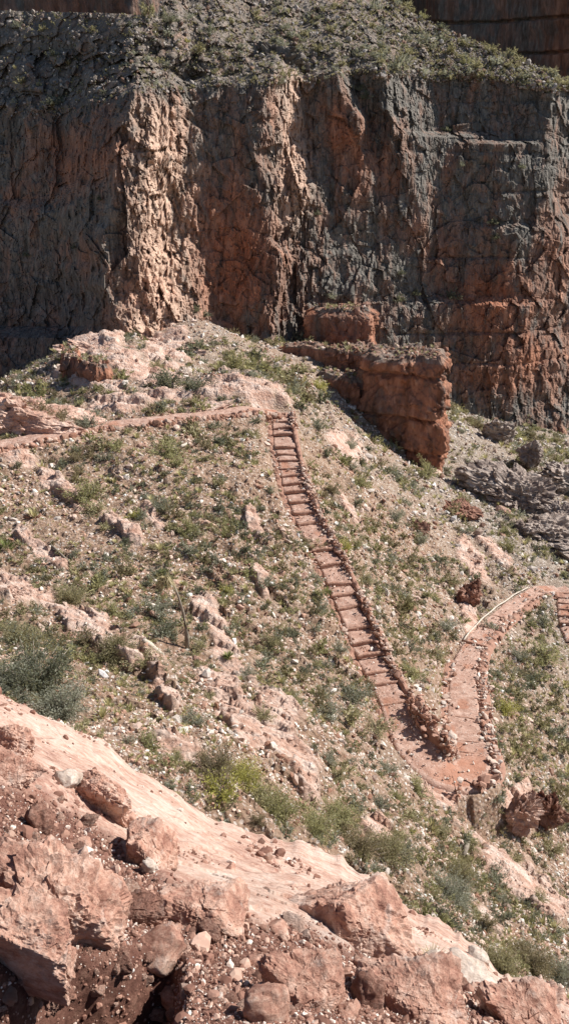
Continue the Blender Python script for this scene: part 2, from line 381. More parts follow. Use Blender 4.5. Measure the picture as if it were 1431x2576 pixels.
# ------------------------------------------------------------------ cliff, from feature lines (photo y, photo x, Y)
LN = [
 [(300,-260,101),(600,-260,97),(900,-260,93),(1300,-260,88)],
 [(275,0,97),(500,0,95),(525,0,93.5),(560,0,92.8),(820,0,91),(850,0,87),(1000,0,83),(1300,0,80)],
 [(265,160,94),(500,150,92),(535,150,90),(820,160,88),(850,160,84),(1000,160,80.5),(1300,160,78)],
 [(215,345,87),(300,330,85),(400,310,83.5),(500,288,82.5),(600,266,81.5),(700,262,80.5),(800,290,79.5),(870,345,78.5),(1000,345,76.5),(1300,345,74)],
 [(215,395,90),(300,390,87.4),(400,380,85.6),(500,370,84.9),(600,360,84.3),(700,375,83.4),(800,390,82.5),(870,410,81.6),(1000,420,79.6),(1300,420,77)],
 [(205,482,95),(300,478,93),(400,470,91.5),(500,447,90.2),(600,447,89.2),(700,465,88.2),(760,480,87.3),(850,500,86),(1000,500,84),(1300,500,81)],
 [(190,560,96),(400,560,93),(600,560,91.2),(800,560,90),(850,560,89),(1000,560,86.5),(1300,560,84)],
 [(190,690,95),(300,650,93),(400,655,92),(450,675,91.8),(550,698,91.5),(650,700,91),(750,690,90),(850,690,89),(1000,690,86),(1300,690,83)],
 [(195,730,98.5),(300,715,96),(400,725,95),(450,735,94.3),(550,730,93.6),(650,718,93),(750,707,91.6),(850,710,91),(1000,710,87),(1300,710,84)],
 [(200,765,101),(300,775,99.5),(400,785,98.5),(450,790,98),(550,755,96),(650,735,94.6),(750,725,93.2),(850,730,92),(1000,730,88),(1300,730,85)],
 [(170,842,100),(250,868,99.2),(330,905,99),(400,925,100.3),(600,900,99.6),(760,880,98),(800,880,96.5),(1000,880,95),(1300,880,92)],
 [(170,880,103),(250,905,102.4),(330,932,102),(400,955,101.6),(600,950,100.5),(760,930,99.5),(800,930,98.6),(1000,930,96),(1300,930,93)],
 [(165,962,101.5),(250,965,101.4),(300,985,101),(350,1000,101.2),(500,1020,101.6),(740,1000,100.5),(800,1000,99),(1000,1000,98),(1300,1000,95)],
 [(165,1035,107),(250,1010,103.6),(320,1018,103.2),(400,1040,102.6),(500,1060,102),(740,1040,101),(800,1040,99.4),(1000,1040,98.8),(1300,1040,96)],
 [(180,1085,108.5),(330,1100,107),(345,1120,104.8),(600,1130,103.8),(740,1130,102.6),(765,1130,100.2),(880,1150,99.8),(1000,1150,98.6),(1300,1150,95.5)],
 [(190,1300,110),(350,1300,109),(362,1300,106),(560,1300,105),(575,1300,103.6),(745,1300,102.6),(770,1300,101.4),(880,1300,101),(1000,1300,99.6),(1300,1300,96)],
 [(208,1388,109.5),(350,1385,108),(500,1392,106.8),(760,1400,104.6),(1000,1405,102.6),(1300,1405,98)],
 [(205,1430,112),(500,1435,109.5),(760,1440,107.5),(1000,1445,104.5),(1300,1445,103)],
 [(205,1700,126),(500,1700,123),(1000,1700,118),(1300,1700,114)]]
TOPL = [(-260,-400),(40,-400),(1060,-400),(1061,40),(1085,62),(1150,90),(1250,128),(1350,172),(1431,200),(1700,203)]
npx, npy = 760, 700
gpx = np.linspace(-240, 1680, npx); GP = np.empty((npy, npx)); GY = np.empty((npy, npx))
top = np.interp(gpx, [-260, 0, 130, 250, 400, 430, 900, 1085, 1150, 1250, 1350, 1431, 1700], [10, 26, 30, 32, 40, -60, -60, 62, 88, 126, 168, 202, 204])
top = np.where(gpx < 425, top, top); bot = 1250.
for j, x in enumerate(gpx): GP[:, j] = np.linspace(top[j], bot, npy)
PX = np.repeat(gpx[None], npy, 0)
# wobble the picture position of the lines so that edges are ragged
WOB = 24*fbm(PX/90+3.3, GP/75., PX*0, 4, 71)*sstep(180, 260, GP)+26*fbm(PX/300, GP/120., PX*0, 3, 72)*sstep(200, 300, GP)
lx = []; lY = []; lz = []; lp = []
for L in LN:
    a = np.array(L, float)
    lx.append(lambda py, a=a: np.interp(py, a[:, 0], a[:, 1]))
    lY.append(lambda py, a=a: np.interp(py, a[:, 0], a[:, 2]))
LP = np.array([L[0][0] for L in LN], float)
lipx = np.array([L[0][1] for L in LN], float); lipY = np.array([L[0][2] for L in LN], float)
for i in range(npy):
    # evaluate per row band: use each vertex' own py, approximated by python loop over columns groups
    pass
XL = np.stack([f(GP) for f in lx]); YL = np.stack([f(GP) for f in lY])
# linear interpolation between neighbouring lines (vectorised)
Q = PX+WOB; GYw = np.empty_like(Q); done = np.zeros(Q.shape, bool)
for k in range(len(LN)-1):
    m = (Q >= XL[k]) & (Q <= XL[k+1]) & ~done
    if k == 0: m |= (Q < XL[0])
    if k == len(LN)-2: m |= (Q > XL[-1]) & ~done
    t = np.clip((Q-XL[k])/np.maximum(XL[k+1]-XL[k], 1), 0, 1)
    GYw = np.where(m, YL[k]*(1-t)+YL[k+1]*t, GYw); done |= m
lipv = np.interp(gpx, lipx, LP)+10*fbm(gpx/60, gpx*0, gpx*0, 3, 44); lipYv = np.interp(gpx, lipx, lipY)
_, mz = rd(gpx, lipv); lipz = mz*lipYv
TS = np.interp(gpx, [-260, 0, 300, 480, 620, 1700], [1.05, 1.05, .95, .8, .70, .62])
_, mg = rd(PX, GP)
ker = np.ones(121)/121; lsm = np.convolve(np.pad(lipYv, 60, 'edge'), ker, 'valid'); k_s = sstep(0, 90, lipv[None]-GP)
Ysl = (TS*lipYv-lipz)/np.maximum(TS-mg, .12); lipzs = mz*lsm
Ysl = Ysl*(1-k_s)+k_s*(TS*lsm-lipzs)/np.maximum(TS-mg, .12)
bl = sstep(-14, 22, GP-lipv[None])   # 0 above lip, 1 wall
# steep knobbly apron on the left, just above the lip
Ytop = np.maximum(Ysl, GYw-2)
GY = Ytop*(1-bl)+GYw*bl
ax, az = rd(PX, GP)
wx, wz = ax*GY, az*GY
wallm = bl
# geometry noise: vertical flutes, blocks, strata
warp = .3*fbm(wx*.15, wz*.12, GY*0, 3, 12)
flu = ridge(wx*.45+warp*.6, wz*.09, GY*.25, 4, 21)
flu2 = ridge(wx*1.7+warp*1.5, wz*.30, GY*.5, 3, 25)
f1, f2, cid = worley(wx*.75+warp, wz*.30, GY*.35, 41)
g1, g2, cid2 = worley(wx*2.0, wz*.9, GY*.9, 43)
litb = np.exp(-((PX-390)/110)**2)+np.exp(-((PX-735)/70)**2)*.9+.2
litb = np.clip(litb+.12, 0, 1)
zw = wz+1.0*fbm(wx*.07, wz*0, GY*.07, 3, 55)
strata = np.zeros_like(wz)
for zl, dp in ((-8.5, .9), (-15.6, 1.0), (-20.5, .7), (-24.0, .9), (-27.6, .6), (-4.2, .5), (1.0, .4)):
    strata += dp*(np.exp(-((zw-zl)/.22)**2))
    strata += dp*.5*sstep(zl+1.4, zl, zw)*sstep(zl-.02, zl+.02, zw)
smask = np.clip(.12+sstep(880, 1120, PX)+.6*sstep(300, 200, PX)*sstep(400, 500, GP), 0, 1)
fa = facet(wx*.7+warp, wz*.13, GY*.3, 46); fb = facet(wx*2.1+warp*2, wz*.42, GY*.9, 47); fc_ = facet(wx*4.5, wz*1.3, GY*2., 48)
fd = facet(wx*.22+warp*.5, wz*.11, GY*.12, 49); j1, j2, jc = worley(wx*.5+warp*.8, wz*.13, GY*.2, 45)
fe = facet(wx*1.6, wz*.95, GY*1.2, 50)
lf = np.exp(-((PX-395)/95)**2)+np.exp(-((PX-735)/60)**2)+.6*np.exp(-((PX-960)/90)**2-((GP-260)/110)**2); lf = np.clip(lf, 0, 1)
rough_ = .13+.87*lf
disp = wallm*(-.30*flu*rough_-1.3*fd*(.35+.7*lf)-.75*fa*rough_-.42*fb*rough_-.5*fe*rough_-.22*fc_*(.5+.5*lf)-.55*facet(wx*.42, wz*.36, GY*.4, 51)*(1-.5*lf)-.9*fbm(wx*.12, wz*.05, GY*.1, 3, 62)*(1-.4*lf)-.28*facet(wx*1.1, wz*1.0, GY*.9, 52))
disp += wallm*.16*sstep(.07, .0, j2-j1)
disp += wallm*strata*smask*.26*sstep(-.35, .3, fbm(wx*.09, wz*.25, GY*0, 3, 57))
disp += wallm*(-.8*fbm(wx*.2, wz*.12, GY*.2, 4, 61))*(1-.4*litb)
# knobbly top-left apron and gravelly upper slope
kn = sstep(720, 420, PX)*sstep(60, 150, GP)*(1-wallm)
c1, c2, cc = worley(wx*.42, wz*.55, GY*.25, 81)
e1, e2, ec = worley(wx*1.1, wz*1.2, GY*.7, 83)
disp += kn*(-1.5*(cc-.4)+1.3*c1-1.0*(ec-.5)+.5*e1)
disp += (1-wallm)*(1-kn)*(-.9*(ec-.5)*.8-.5*fbm(wx*.6, wz*.9, GY*.3, 4, 84))
disp += (1-wallm)*(-1.6*fbm(wx*.08, wz*.1, GY*.06, 3, 85))
GYd = GY+disp
CV = np.stack([ax*GYd, GYd, az*GYd], -1)
# colour masks
blobs = [(210,390,170,120,.7),(900,420,80,120,.75),(60,500,60,80,.6),(200,640,120,60,.35),(400,650,90,220,.55),(450,300,70,120,.6),(390,700,110,140,.85),(380,480,80,120,.6),(735,420,60,160,.6),(585,660,140,210,1.15),(585,480,100,160,.5),(690,300,60,120,.45),(860,330,70,90,.9),(960,430,90,110,.6),
         (1100,620,60,120,.55),(820,560,90,120,.35),(1040,580,90,60,.5),(1240,770,140,140,1.1),(1330,900,130,130,.95),(1200,950,110,60,.75),(1390,1110,60,50,.9),(1260,220,90,40,.3),(1390,700,60,250,.6),(860,820,90,60,.9),(1120,400,40,60,.35),(700,600,40,160,.6)]
red = np.full(PX.shape, .12)
for cx, cy, rx, ry, v in blobs: red = np.maximum(red, v*np.exp(-((PX-cx)/rx)**2-((GP-cy)/ry)**2))
red *= wallm*.9+.1
sun_pale = np.clip(1.0*np.exp(-((PX-(405+.0*GP))/80)**2)*sstep(220, 300, GP)+.9*np.exp(-((PX-740)/45)**2)*sstep(150, 220, GP)*sstep(640, 500, GP)+.15*(1-wallm)+.6*np.exp(-((PX-390)/130)**2-((GP-880)/70)**2), 0, 1)  # both buttresses painted paler as if sunlit, plus pale talus and upper slope
cf = gridfaces(npy, npx)[:, ::-1]
cliff = link('cliff_terrain', mkmesh('cliff', CV.reshape(-1, 3), cf, False, {'red': red.ravel(), 'sun_pale': sun_pale.ravel()}, [M_CLIFF]), kind='structure')
# far wall behind the upper slope
bx = np.linspace(-300, 1750, 300); by = np.linspace(-420, 330, 240)
BX, BY = np.meshgrid(bx, by)
BYY = np.interp(bx, [-300, 0, 330, 420, 560, 760, 1000, 1100, 1250, 1431, 1750], [118, 117, 118, 121, 135, 160, 170, 152, 150, 141, 140])[None]+np.zeros(BX.shape)
a2, b2 = rd(BX, BY); wx2, wz2 = a2*BYY, b2*BYY
BYY = BYY-1.2*ridge(wx2*.2, wz2*.05, BYY*0, 4, 91)-1.6*fbm(wx2*.1, wz2*.1, BYY*0, 4, 92)+1.0*((wz2+fbm(wx2*.1, wz2*0, wz2*0, 2, 3)) % 4.5 > 4.1)
BV = np.stack([a2*BYY, BYY, b2*BYY], -1)
redb = .25+.4*np.exp(-((BX-200)/250)**2)+.5*np.exp(-((BX-1420)/60)**2)
link('far_cliff_terrain', mkmesh('far_cliff', BV.reshape(-1, 3), gridfaces(240, 300)[:, ::-1], True, {'red': redb.ravel(), 'sun_pale': (redb*0).ravel()}, [M_CLIFF]), kind='structure')
def cliffY(px, py):
    """distance of the built cliff surface at photo positions (nearest grid vertex)"""
    j = np.clip(np.round((np.asarray(px)-gpx[0])/(gpx[1]-gpx[0])).astype(int), 0, npx-1)
    i = np.clip(np.round((np.asarray(py)-top[j])/(bot-top[j])*(npy-1)).astype(int), 0, npy-1)
    return CV[i, j]
# ------------------------------------------------------------------ foreground ledge
FG = [(0,2576,1.49),(715,2576,1.76),(1431,2576,2.9),(0,2300,2.16),(300,2300,2.5),(715,2300,3.0),(1200,2370,4.75),(1431,2560,3.15),(0,2000,3.4),(0,1850,4.5),(0,1745,6.0),(300,1900,5.8),(560,2070,5.8),
      (850,2150,5.9),(1050,2280,5.2),(400,2100,4.2),(600,2200,4.0),(900,2250,4.35),(200,2150,3.1),(1000,2450,2.9),(1250,2480,3.4),(500,2450,2.15),(250,1980,4.3)]
FG3 = np.array([P3(*c) for c in FG])
GX = FG3[:, :2]; GW = tps_fit(GX, FG3[:, 2], .02)
EDG = [(-300,1700,6.4),(0,1742,6.0),(60,1775,5.95),(180,1845,5.85),(300,1905,5.8),(430,1975,5.8),(540,2062,5.8),(650,2085,5.9),(760,2105,5.95),(850,2150,5.9),(950,2215,5.6),(1050,2285,5.2),(1200,2375,4.72),(1260,2440,4.3),(1350,2490,3.8),(1431,2560,3.15),(1700,2760,2.3)]
eu = np.array([rd(a, b)[0] for a, b, c in EDG]); eY = np.array([c for a, b, c in EDG])
EG = [rd(a, b) for a, b, c in EDG]; eZ = np.array([EG[i][1]*eY[i] for i in range(len(EDG))])
def Gsmooth(x, y):
    sh = np.shape(x); q = np.stack([np.ravel(x), np.ravel(y)], 1)
    return tps_eval(GX, GW, q).reshape(sh)
def edgeY(u): return np.interp(u, eu, eY)+.20*fbm(u*11, u*0, u*0, 5, 77, .6)
def Gfull(x, y):
    u = x/y; E = edgeY(u); z = Gsmooth(x, y)
    # pull the rim onto the edge line
    zr = np.interp(u, eu, eZ); ge = Gsmooth(u*E, E)
    z = z+(zr-ge)*np.exp(-np.abs(E-y)/.6)
    px, py = proj(np.stack([x, y, z], -1))
    lim = np.interp(px, [-500, 0, 120, 200, 300, 420, 560, 660, 740, 880, 1020, 1200, 1431, 1900], [1940, 1950, 1985, 2040, 2120, 2215, 2265, 2330, 2300, 2365, 2400, 2450, 2570, 2700])
    grav = sstep(-14, 22, py-lim+26*fbm(x*4, y*4, z*0, 4, 19))
    f1, f2, cid = worley((x*.5-y*.9)*1.4, (x*.9+y*.5)*.7, z*0, 13)
    fe_ = sstep(.05, .9, E-y)
    z = z+(1-grav)*fe_*(.035*fbm(x*1.3, y*1.3, z*0, 4, 2)+.018*facet((x*.5-y*.9)*1.4, (x*.9+y*.5)*.6, z*0, 29)+.016*facet((x*.5-y*.9)*3.1, (x*.9+y*.5)*1.5, z*0, 27)+.010*facet((x*.5-y*.9)*5, (x*.9+y*.5)*2.2, z*0, 28)+.012*fbm(x*9, y*9, z*0, 3, 6)-.012*sstep(.12, .0, f2-f1))
    z = z+grav*(-.62*sstep(470, 330, px+25*fbm(x*5, y*5, z*0, 3, 41))*sstep(2375, 2440, py+.10*(px-200)+20*fbm(x*5, y*5, z*0, 3, 42))-.05+.03*fbm(x*3, y*3, z*0, 4, 3)+.012*fbm(x*22, y*22, z*0, 3, 4))
    o = np.maximum(y-E, 0)
    z = z-o*2.6-.25*sstep(0, .5, o)+.25*sstep(0, .6, o)*fbm(x*1.5, y*1.5, z*0, 3, 7)
    return z, grav
fr, fc = 700, 860
t = np.linspace(0, 1, fr)
Uf = np.linspace(-.95, 1.0, fc); Yf = np.empty((fr, fc))
for j, u in enumerate(Uf):
    E = float(edgeY(np.array([u]))[0]); k = int(fr*.86)
    Yf[:k, j] = np.geomspace(.9, E, k); Yf[k:, j] = E+(np.linspace(0, 1, fr-k+1)[1:]**1.5)*6.5
Uf2 = np.repeat(Uf[None], fr, 0); Xf = Uf2*Yf
Zf, GR = Gfull(Xf, Yf)
FV = np.stack([Xf, Yf, Zf], -1)
link('ledge_ground', mkmesh('ledge', FV.reshape(-1, 3), gridfaces(fr, fc), True, {'grav': GR.ravel()}, [M_SLAB]), kind='structure')
def ghit(px, py):
    a, b = rd(px, py); Yk = np.geomspace(.8, 8, 500); z = Gfull(a*Yk, Yk)[0]
    k = np.argmax(z-b*Yk >= 0)
    return np.array([a*Yk[k], Yk[k], z[k]])
# ------------------------------------------------------------------ rocks
def ico(sub):
    import bmesh
    bm = bmesh.new(); bmesh.ops.create_icosphere(bm, subdivisions=sub, radius=1)
    V = np.array([v.co[:] for v in bm.verts]); Fc = np.array([[v.index for v in f.verts] for f in bm.faces]); bm.free(); return V, Fc
ICO = {k: ico(k) for k in (1, 2, 3, 4, 5, 6)}
def rotm(ax, ay, az):
    cx, sx, cy, sy, cz, sz = math.cos(ax), math.sin(ax), math.cos(ay), math.sin(ay), math.cos(az), math.sin(az)
    return np.array([[1,0,0],[0,cx,-sx],[0,sx,cx]]).T@np.array([[cy,0,sy],[0,1,0],[-sy,0,cy]]).T@np.array([[cz,-sz,0],[sz,cz,0],[0,0,1]]).T
def rockshape(sub, seed, nf=11, p=13, rough=.05, planes=None, facets=.11, terr=0, asp=(1, 1, 1)):
    V, Fc = ICO[sub]; r = np.random.default_rng(seed)
    n = r.normal(size=(nf, 3)); n /= np.linalg.norm(n, axis=1)[:, None]; h = r.uniform(.55, 1.0, nf)
    base = np.array([[1,0,0],[-1,0,0],[0,1,0],[0,-1,0],[0,0,1],[0,0,-1]], float); n = np.vstack([n, base]); h = np.r_[h, np.full(6, 1.0)]
    if planes is not None:
        q = np.array(planes, float); qn = q[:, :3]/np.linalg.norm(q[:, :3], axis=1)[:, None]; n = np.vstack([base*1.0, qn]); h = np.r_[np.full(6, 1.), q[:, 3]]
    D = V@n.T; D = np.maximum(D, 0)/h
    rr = (D**p).sum(1)**(-1/p)
    S = V*rr[:, None]
    if sub >= 5: S = S*(1+.10*(fbm(V[:, 0]*1.2+seed, V[:, 1]*1.2, V[:, 2]*1.2, 2, seed+31)))[:, None]
    o = seed*3.7
    if terr:
        w_ = S[:, 2]*4+1.2*fbm(S[:, 0]*1.1+o, S[:, 1]*1.1, S[:, 2]*0, 3, seed); fr_ = w_-np.floor(w_); S = S*np.stack([1-terr*fr_, 1-terr*fr_, 1+0*fr_], 1)
    nz = rough*(1.4*fbm(S[:, 0]*1.7+o, S[:, 1]*1.7, S[:, 2]*1.7, 4, seed)+.7*ridge(S[:, 0]*4+o, S[:, 1]*4, S[:, 2]*4, 3, seed+3)*.6)
    if sub >= 4 and facets:
        S0 = S; S = S*np.clip(np.array(asp), 1, 1.9); nz = nz+facets*(facet(S[:, 0]*1.5+o, S[:, 1]*1.5, S[:, 2]*1.5, seed+11)+.5*facet(S[:, 0]*3.6+o, S[:, 1]*3.6, S[:, 2]*3.6, seed+12)+.25*facet(S[:, 0]*8+o, S[:, 1]*8, S[:, 2]*8, seed+13)+.13*facet(S[:, 0]*18+o, S[:, 1]*18, S[:, 2]*18, seed+14)); S = S0
    if sub >= 4:
        f1, f2, c = worley(S[:, 0]*2.2+o, S[:, 1]*2.2, S[:, 2]*2.2, seed); nz = nz+rough*.9*(c-.5)+rough*.25*fbm(S[:, 0]*9+o, S[:, 1]*9, S[:, 2]*9, 3, seed+5)
    return S*(1+nz)[:, None], Fc
def boulder(name, label, cat, pos, size, rot, mat, seed, sub=5, group=None, **k):
    S, Fc = rockshape(sub, seed, asp=np.array(size)/min(size), **k)
    S = S*np.array(size)*[1, 1, 1]@rotm(*rot)
    sm = sub < 5
    me = mkmesh(name, S, Fc, sm, mats=[mat])
    return link(name, me, label=label, cat=cat, group=group, loc=tuple(pos))
def fg_boulder(label, cx, cy, w, h, seed, mat=None, name='boulder', dep=1.0, rot=(0, 0, 0), lift=.15, sub=6, cat='boulder', by=None, **k):
    p = ghit(cx, by if by else cy+h*.32)
    d = p[1]*CP-p[2]*SP; s = d/F
    sx = w*s/2; sz = h*s*.5; sy = sx*dep
    a, b = rd(cx, cy); Y = p[1]+sy*.35
    pos = np.array([a*Y, Y, b*Y]); gz = float(Gfull(np.array([pos[0]]), np.array([Y]))[0][0])
    pos[2] = min(pos[2], gz+sz*.28)
    return boulder(name, label, cat, pos, (sx, sy, sz), rot, mat or M_BOULDER, seed, sub, **k)
fg_boulder('big pitted reddish boulder at the left edge above the dark gravel hollow', 125, 2255, 290, 300, 11, dep=.9, rough=.13, planes=[(.4,-.1,1,.72),(-.8,-.7,.1,.5),(.1,-1,-.05,.5),(.9,.1,.4,.85)], p=12, facets=.13, rot=(0, -.1, .1))
fg_boulder('rounded brown boulder bulging into shade at the bottom left edge', 30, 2370, 260, 260, 12, M_BOULDER, dep=.7, rough=.07, planes=[(.4,-.1,1,.85),(-.35,-1,-.15,.34),(-1,-.4,.1,.8)], p=12, facets=.10, rot=(0, 0, 0))
fg_boulder('dark crumbly boulder resting on the upper left of the pink slab', 252, 1985, 165, 150, 23, M_BOULDER, dep=.8, rough=.13, nf=10, p=8)
fg_boulder('small dark knobbly rock in gravel beside the pitted boulder', 100, 2062, 75, 95, 24, M_DKBOULD, dep=.8, rough=.15, sub=4)
fg_boulder('orange wedge-shaped boulder with a shaded face on the slab edge', 362, 2120, 120, 150, 25, dep=1.4, planes=[(.8,.1,.75,.62),(-.9,-.4,.1,.7),(.1,-.9,.15,.62),(-.2,.3,1,.75),(.5,-.5,.3,.85)], rough=.04, p=22, rot=(0, 0, -.2))
fg_boulder('long rounded log-like rock lying in shade left of the tilted boulder', 325, 2282, 195, 92, 26, M_DKBOULD, dep=.42, rough=.03, nf=6, p=5, rot=(0, 0, .1))
fg_boulder('tilted angular red boulder with a sunlit right face in the centre', 527, 2285, 250, 185, 27, dep=.8, planes=[(.75,-.25,.75,.55),(-.75,-.6,.45,.62),(-.1,-.95,-.25,.5),(.95,-.35,-.1,.72),(-.2,.3,1,.6),(-.5,-.3,-.8,.6),(.3,-.8,.5,.7)], rough=.045, p=24, rot=(.0, .25, .2), lift=.3)
fg_boulder('flat tilted orange slab half sunk in the shaded gravel', 395, 2398, 135, 78, 28, dep=.7, planes=[(.1,-.3,1,.5),(-.8,-.6,.1,.7),(.7,-.7,.1,.7)], rough=.03, p=20, rot=(.2, -.45, .3), sub=4)
fg_boulder('tall pyramid-shaped boulder with a dark left face on the slab', 880, 2290, 320, 250, 29, dep=.8, planes=[(.62,-.35,.7,.52),(-.85,-.45,.45,.50),(.1,-.95,.35,.50),(-.3,.6,.8,.6),(.95,.1,.3,.8),(-.3,-.9,.2,.6)], rough=.065, p=22, rot=(0, 0, .12))
fg_boulder('squarish pale red boulder below the pyramid-shaped boulder', 775, 2475, 200, 170, 30, dep=.8, planes=[(.2,-.2,1,.62),(-.85,-.5,.2,.72),(.6,-.8,.15,.66),(.0,-1,.1,.72)], rough=.05, p=20, rot=(0, 0, .25))
fg_boulder('broad pink boulder with a shaded notch at the lower middle', 1040, 2500, 250, 200, 31, dep=.85, planes=[(.55,-.3,.8,.6),(-.7,-.6,.35,.62),(.1,-.95,.2,.66),(-.2,.1,1,.62)], rough=.06, p=18, rot=(.1, .1, 0))
fg_boulder('dark-coloured block painting the shaded left end of the broad pink boulder', 935, 2490, 90, 120, 32, M_DKBOULD, dep=.8, rough=.05, p=14, rot=(0, .3, .3), sub=4)  # dark rock colour stands in for shade on the boulder's left end
fg_boulder('reddish boulder cut by the bottom edge left of the squarish one', 672, 2520, 110, 150, 33, dep=.9, rough=.06, p=10, sub=4)
fg_boulder('angular pink block at the bottom right corner', 1325, 2550, 200, 140, 34, dep=.8, planes=[(.35,-.3,1,.55),(-.85,-.5,.1,.7),(.1,-1,.0,.6),(.8,-.2,.5,.7)], rough=.04, p=20, rot=(0, -.1, .1))
fg_boulder('dark lumpy crumbling rock in the shaded bottom left gravel', 130, 2500, 130, 110, 35, M_DKBOULD, dep=.9, rough=.16, p=6)
fg_boulder('red boulder on the far left end of the ledge', 25, 1858, 120, 95, 36, dep=.9, rough=.1, p=9, rot=(0, .2, 0))
fg_boulder('low pink boulder at the left edge with a shaded foot', 30, 1935, 190, 95, 37, dep=.7, rough=.06, p=9)
fg_boulder('small white rock in the gravel beside the wedge-shaped boulder', 378, 2178, 46, 48, 38, M_PALE, sub=4, cat='rock', name='white_rock')
fg_boulder('tall white rock at the foot of the pitted boulder', 292, 2262, 30, 50, 39, M_PALE, sub=4, cat='rock', name='white_rock')
fg_boulder('white stone stuck beside the right end of the pyramid-shaped boulder', 1012, 2378, 45, 52, 40, M_PALE, sub=4, cat='rock', name='white_rock')
k_ = 50
for (cx, cy, w_, h_, lab) in [(1160,2440,130,70,'long white slab rock on the ledge right of the grass tuft'),(1080,2425,80,50,'pale angular rock beside the yellow grass tuft on the ledge'),(1120,2500,70,70,'white-topped broken rock between the pink boulders at bottom right'),
    (1215,2460,70,45,'flat pale rock near the right end of the ledge'),(580,2180,30,24,'small pink stone alone on the smooth slab'),(1140,2270,34,28,'small red stone perched near the slab rim'),
    (655,2420,60,50,'dark stone in the gravel below the tilted boulder'),(700,2335,70,40,'pinkish rock between the tilted and pyramid-shaped boulders'),(430,2520,60,50,'reddish gravel stone at the bottom left centre'),(205,2120,60,44,'brown rock on top of the pitted boulder'),
    (330,2060,50,36,'small orange rock under the slab overhang'),(165,1960,70,50,'pale pink rock left of the crumbly boulder'),(62,2180,60,36,'brown rock at the left edge in the gravel'),(838,2405,34,38,'small red stone standing at the foot of the pyramid-shaped boulder'),
    (905,2425,40,40,'cube-like pink stone beside the broad pink boulder'),(1195,2400,60,30,'low pale stone at the slab rim on the right'),(880,2545,60,50,'rounded dark stone at the bottom edge')]:
    fg_boulder(lab, cx, cy, w_, h_, k_, (M_PALE if ('white' in lab or 'pale' in lab) else M_BOULDER), sub=4, cat='rock', name='rock', rough=.06, p=14); k_ += 1
# ------------------------------------------------------------------ big outcrops and towers of the far side
def tower(name, label, poly, z0, z1, mat, seed, cat='rock tower', ledges=(), amp=.35, nang=260, nh=150, batter=.06, kind=None, topround=.5, flute=.5):
    c = np.array([P3(px, 1000, Y)[:2] for px, Y in poly]); ctr = c.mean(0)
    cl = np.vstack([c, c[:1]]); s = np.r_[0, np.cumsum(np.linalg.norm(np.diff(cl, axis=0), axis=1))]
    q = np.linspace(0, s[-1], nang, endpoint=False); bx_ = np.interp(q, s, cl[:, 0]); by_ = np.interp(q, s, cl[:, 1])
    for _ in range(3):
        bx_ = (np.roll(bx_, 1)+bx_+np.roll(bx_, -1))/3; by_ = (np.roll(by_, 1)+by_+np.roll(by_, -1))/3
    dx, dy = bx_-ctr[0], by_-ctr[1]; rl = np.hypot(dx, dy); dx, dy = dx/rl, dy/rl
    rows = []; caps = 26
    hs = np.linspace(0, 1, nh)
    for i, h in enumerate(hs):
        z = z0+(z1-z0)*h; rows.append((h, z, 1.))
    V = []
    for (h, z, f) in rows:
        zz = np.full(nang, z)+.35*fbm(bx_*.2, by_*.2, by_*0, 3, seed+9)*(h > .0)*h
        off = amp*(-.9*ridge(bx_*.5, by_*.5, zz*.12, 3, seed)*flute-1.0*(fbm(bx_*.3, by_*.3, zz*.3, 4, seed+1)))
        f1, f2, cid = worley(bx_*.6, by_*.6, zz*.5, seed+2); off = off+amp*1.1*(cid-.5)
        f1, f2, cid = worley(bx_*1.6, by_*1.6, zz*1.3, seed+5); off = off+amp*.5*(cid-.5)
        off = off+amp*1.5*facet(bx_*.45, by_*.45, zz*.35, seed+6)+amp*.8*facet(bx_*1.3, by_*1.3, zz*.9, seed+7)+amp*.3*facet(bx_*3, by_*3, zz*2.4, seed+8)
        for zl, dp in ledges: off = off-dp*np.exp(-((zz-zl+.3*fbm(bx_*.2, by_*.2, by_*0, 2, 3))/.2)**2)+dp*.5*sstep(zl+1.2, zl, zz)*0+dp*.4*sstep(zl, zl+.1, zz)*sstep(zl+2.5, zl+1., zz)
        off = off+(1-h)*(z1-z0)*batter-topround*sstep(1-.8/(z1-z0+.01), 1, h)**2
        V.append(np.stack([bx_+dx*off, by_+dy*off, zz], -1))
    last = V[-1]
    for k in range(1, caps+1):
        t_ = 1-k/(caps+.0); xy = ctr+(last[:, :2]-ctr)*t_
        zt = last[:, 2]*0+z1+.35*fbm(xy[:, 0]*.2, xy[:, 1]*.2, xy[:, 0]*0, 3, seed+9)+.25*fbm(xy[:, 0]*.8, xy[:, 1]*.8, xy[:, 0]*0, 3, seed+4)*(1-t_**3)+.1+amp*.9*facet(xy[:, 0]*.8, xy[:, 1]*.8, xy[:, 0]*0, seed+17)+amp*.4*facet(xy[:, 0]*2.2, xy[:, 1]*2.2, xy[:, 0]*0, seed+18)
        V.append(np.stack([xy[:, 0], xy[:, 1], zt], -1))
    V = np.array(V); nr_ = len(V); i = np.arange(nr_-1)[:, None]*nang; j = np.arange(nang)[None]; j2 = (j+1) % nang
    Fc = np.stack([i+j, i+j2, i+nang+j2, i+nang+j], -1).reshape(-1, 4)
    n = V.reshape(-1, 3)
    o = link(name, mkmesh(name, n, Fc, True, {'red': np.where(np.arange(len(n)) >= (nh-3)*nang, .35, .85), 'sun_pale': np.where(np.arange(len(n)) >= (nh-3)*nang, .1, .0)}, [mat]), label=label, cat=cat, kind=kind)
    TOPS.append(V[-caps:].reshape(-1, 3)); return V
TOPS = []
def zof(px, py, Y): return float(rd(px, py)[1])*Y
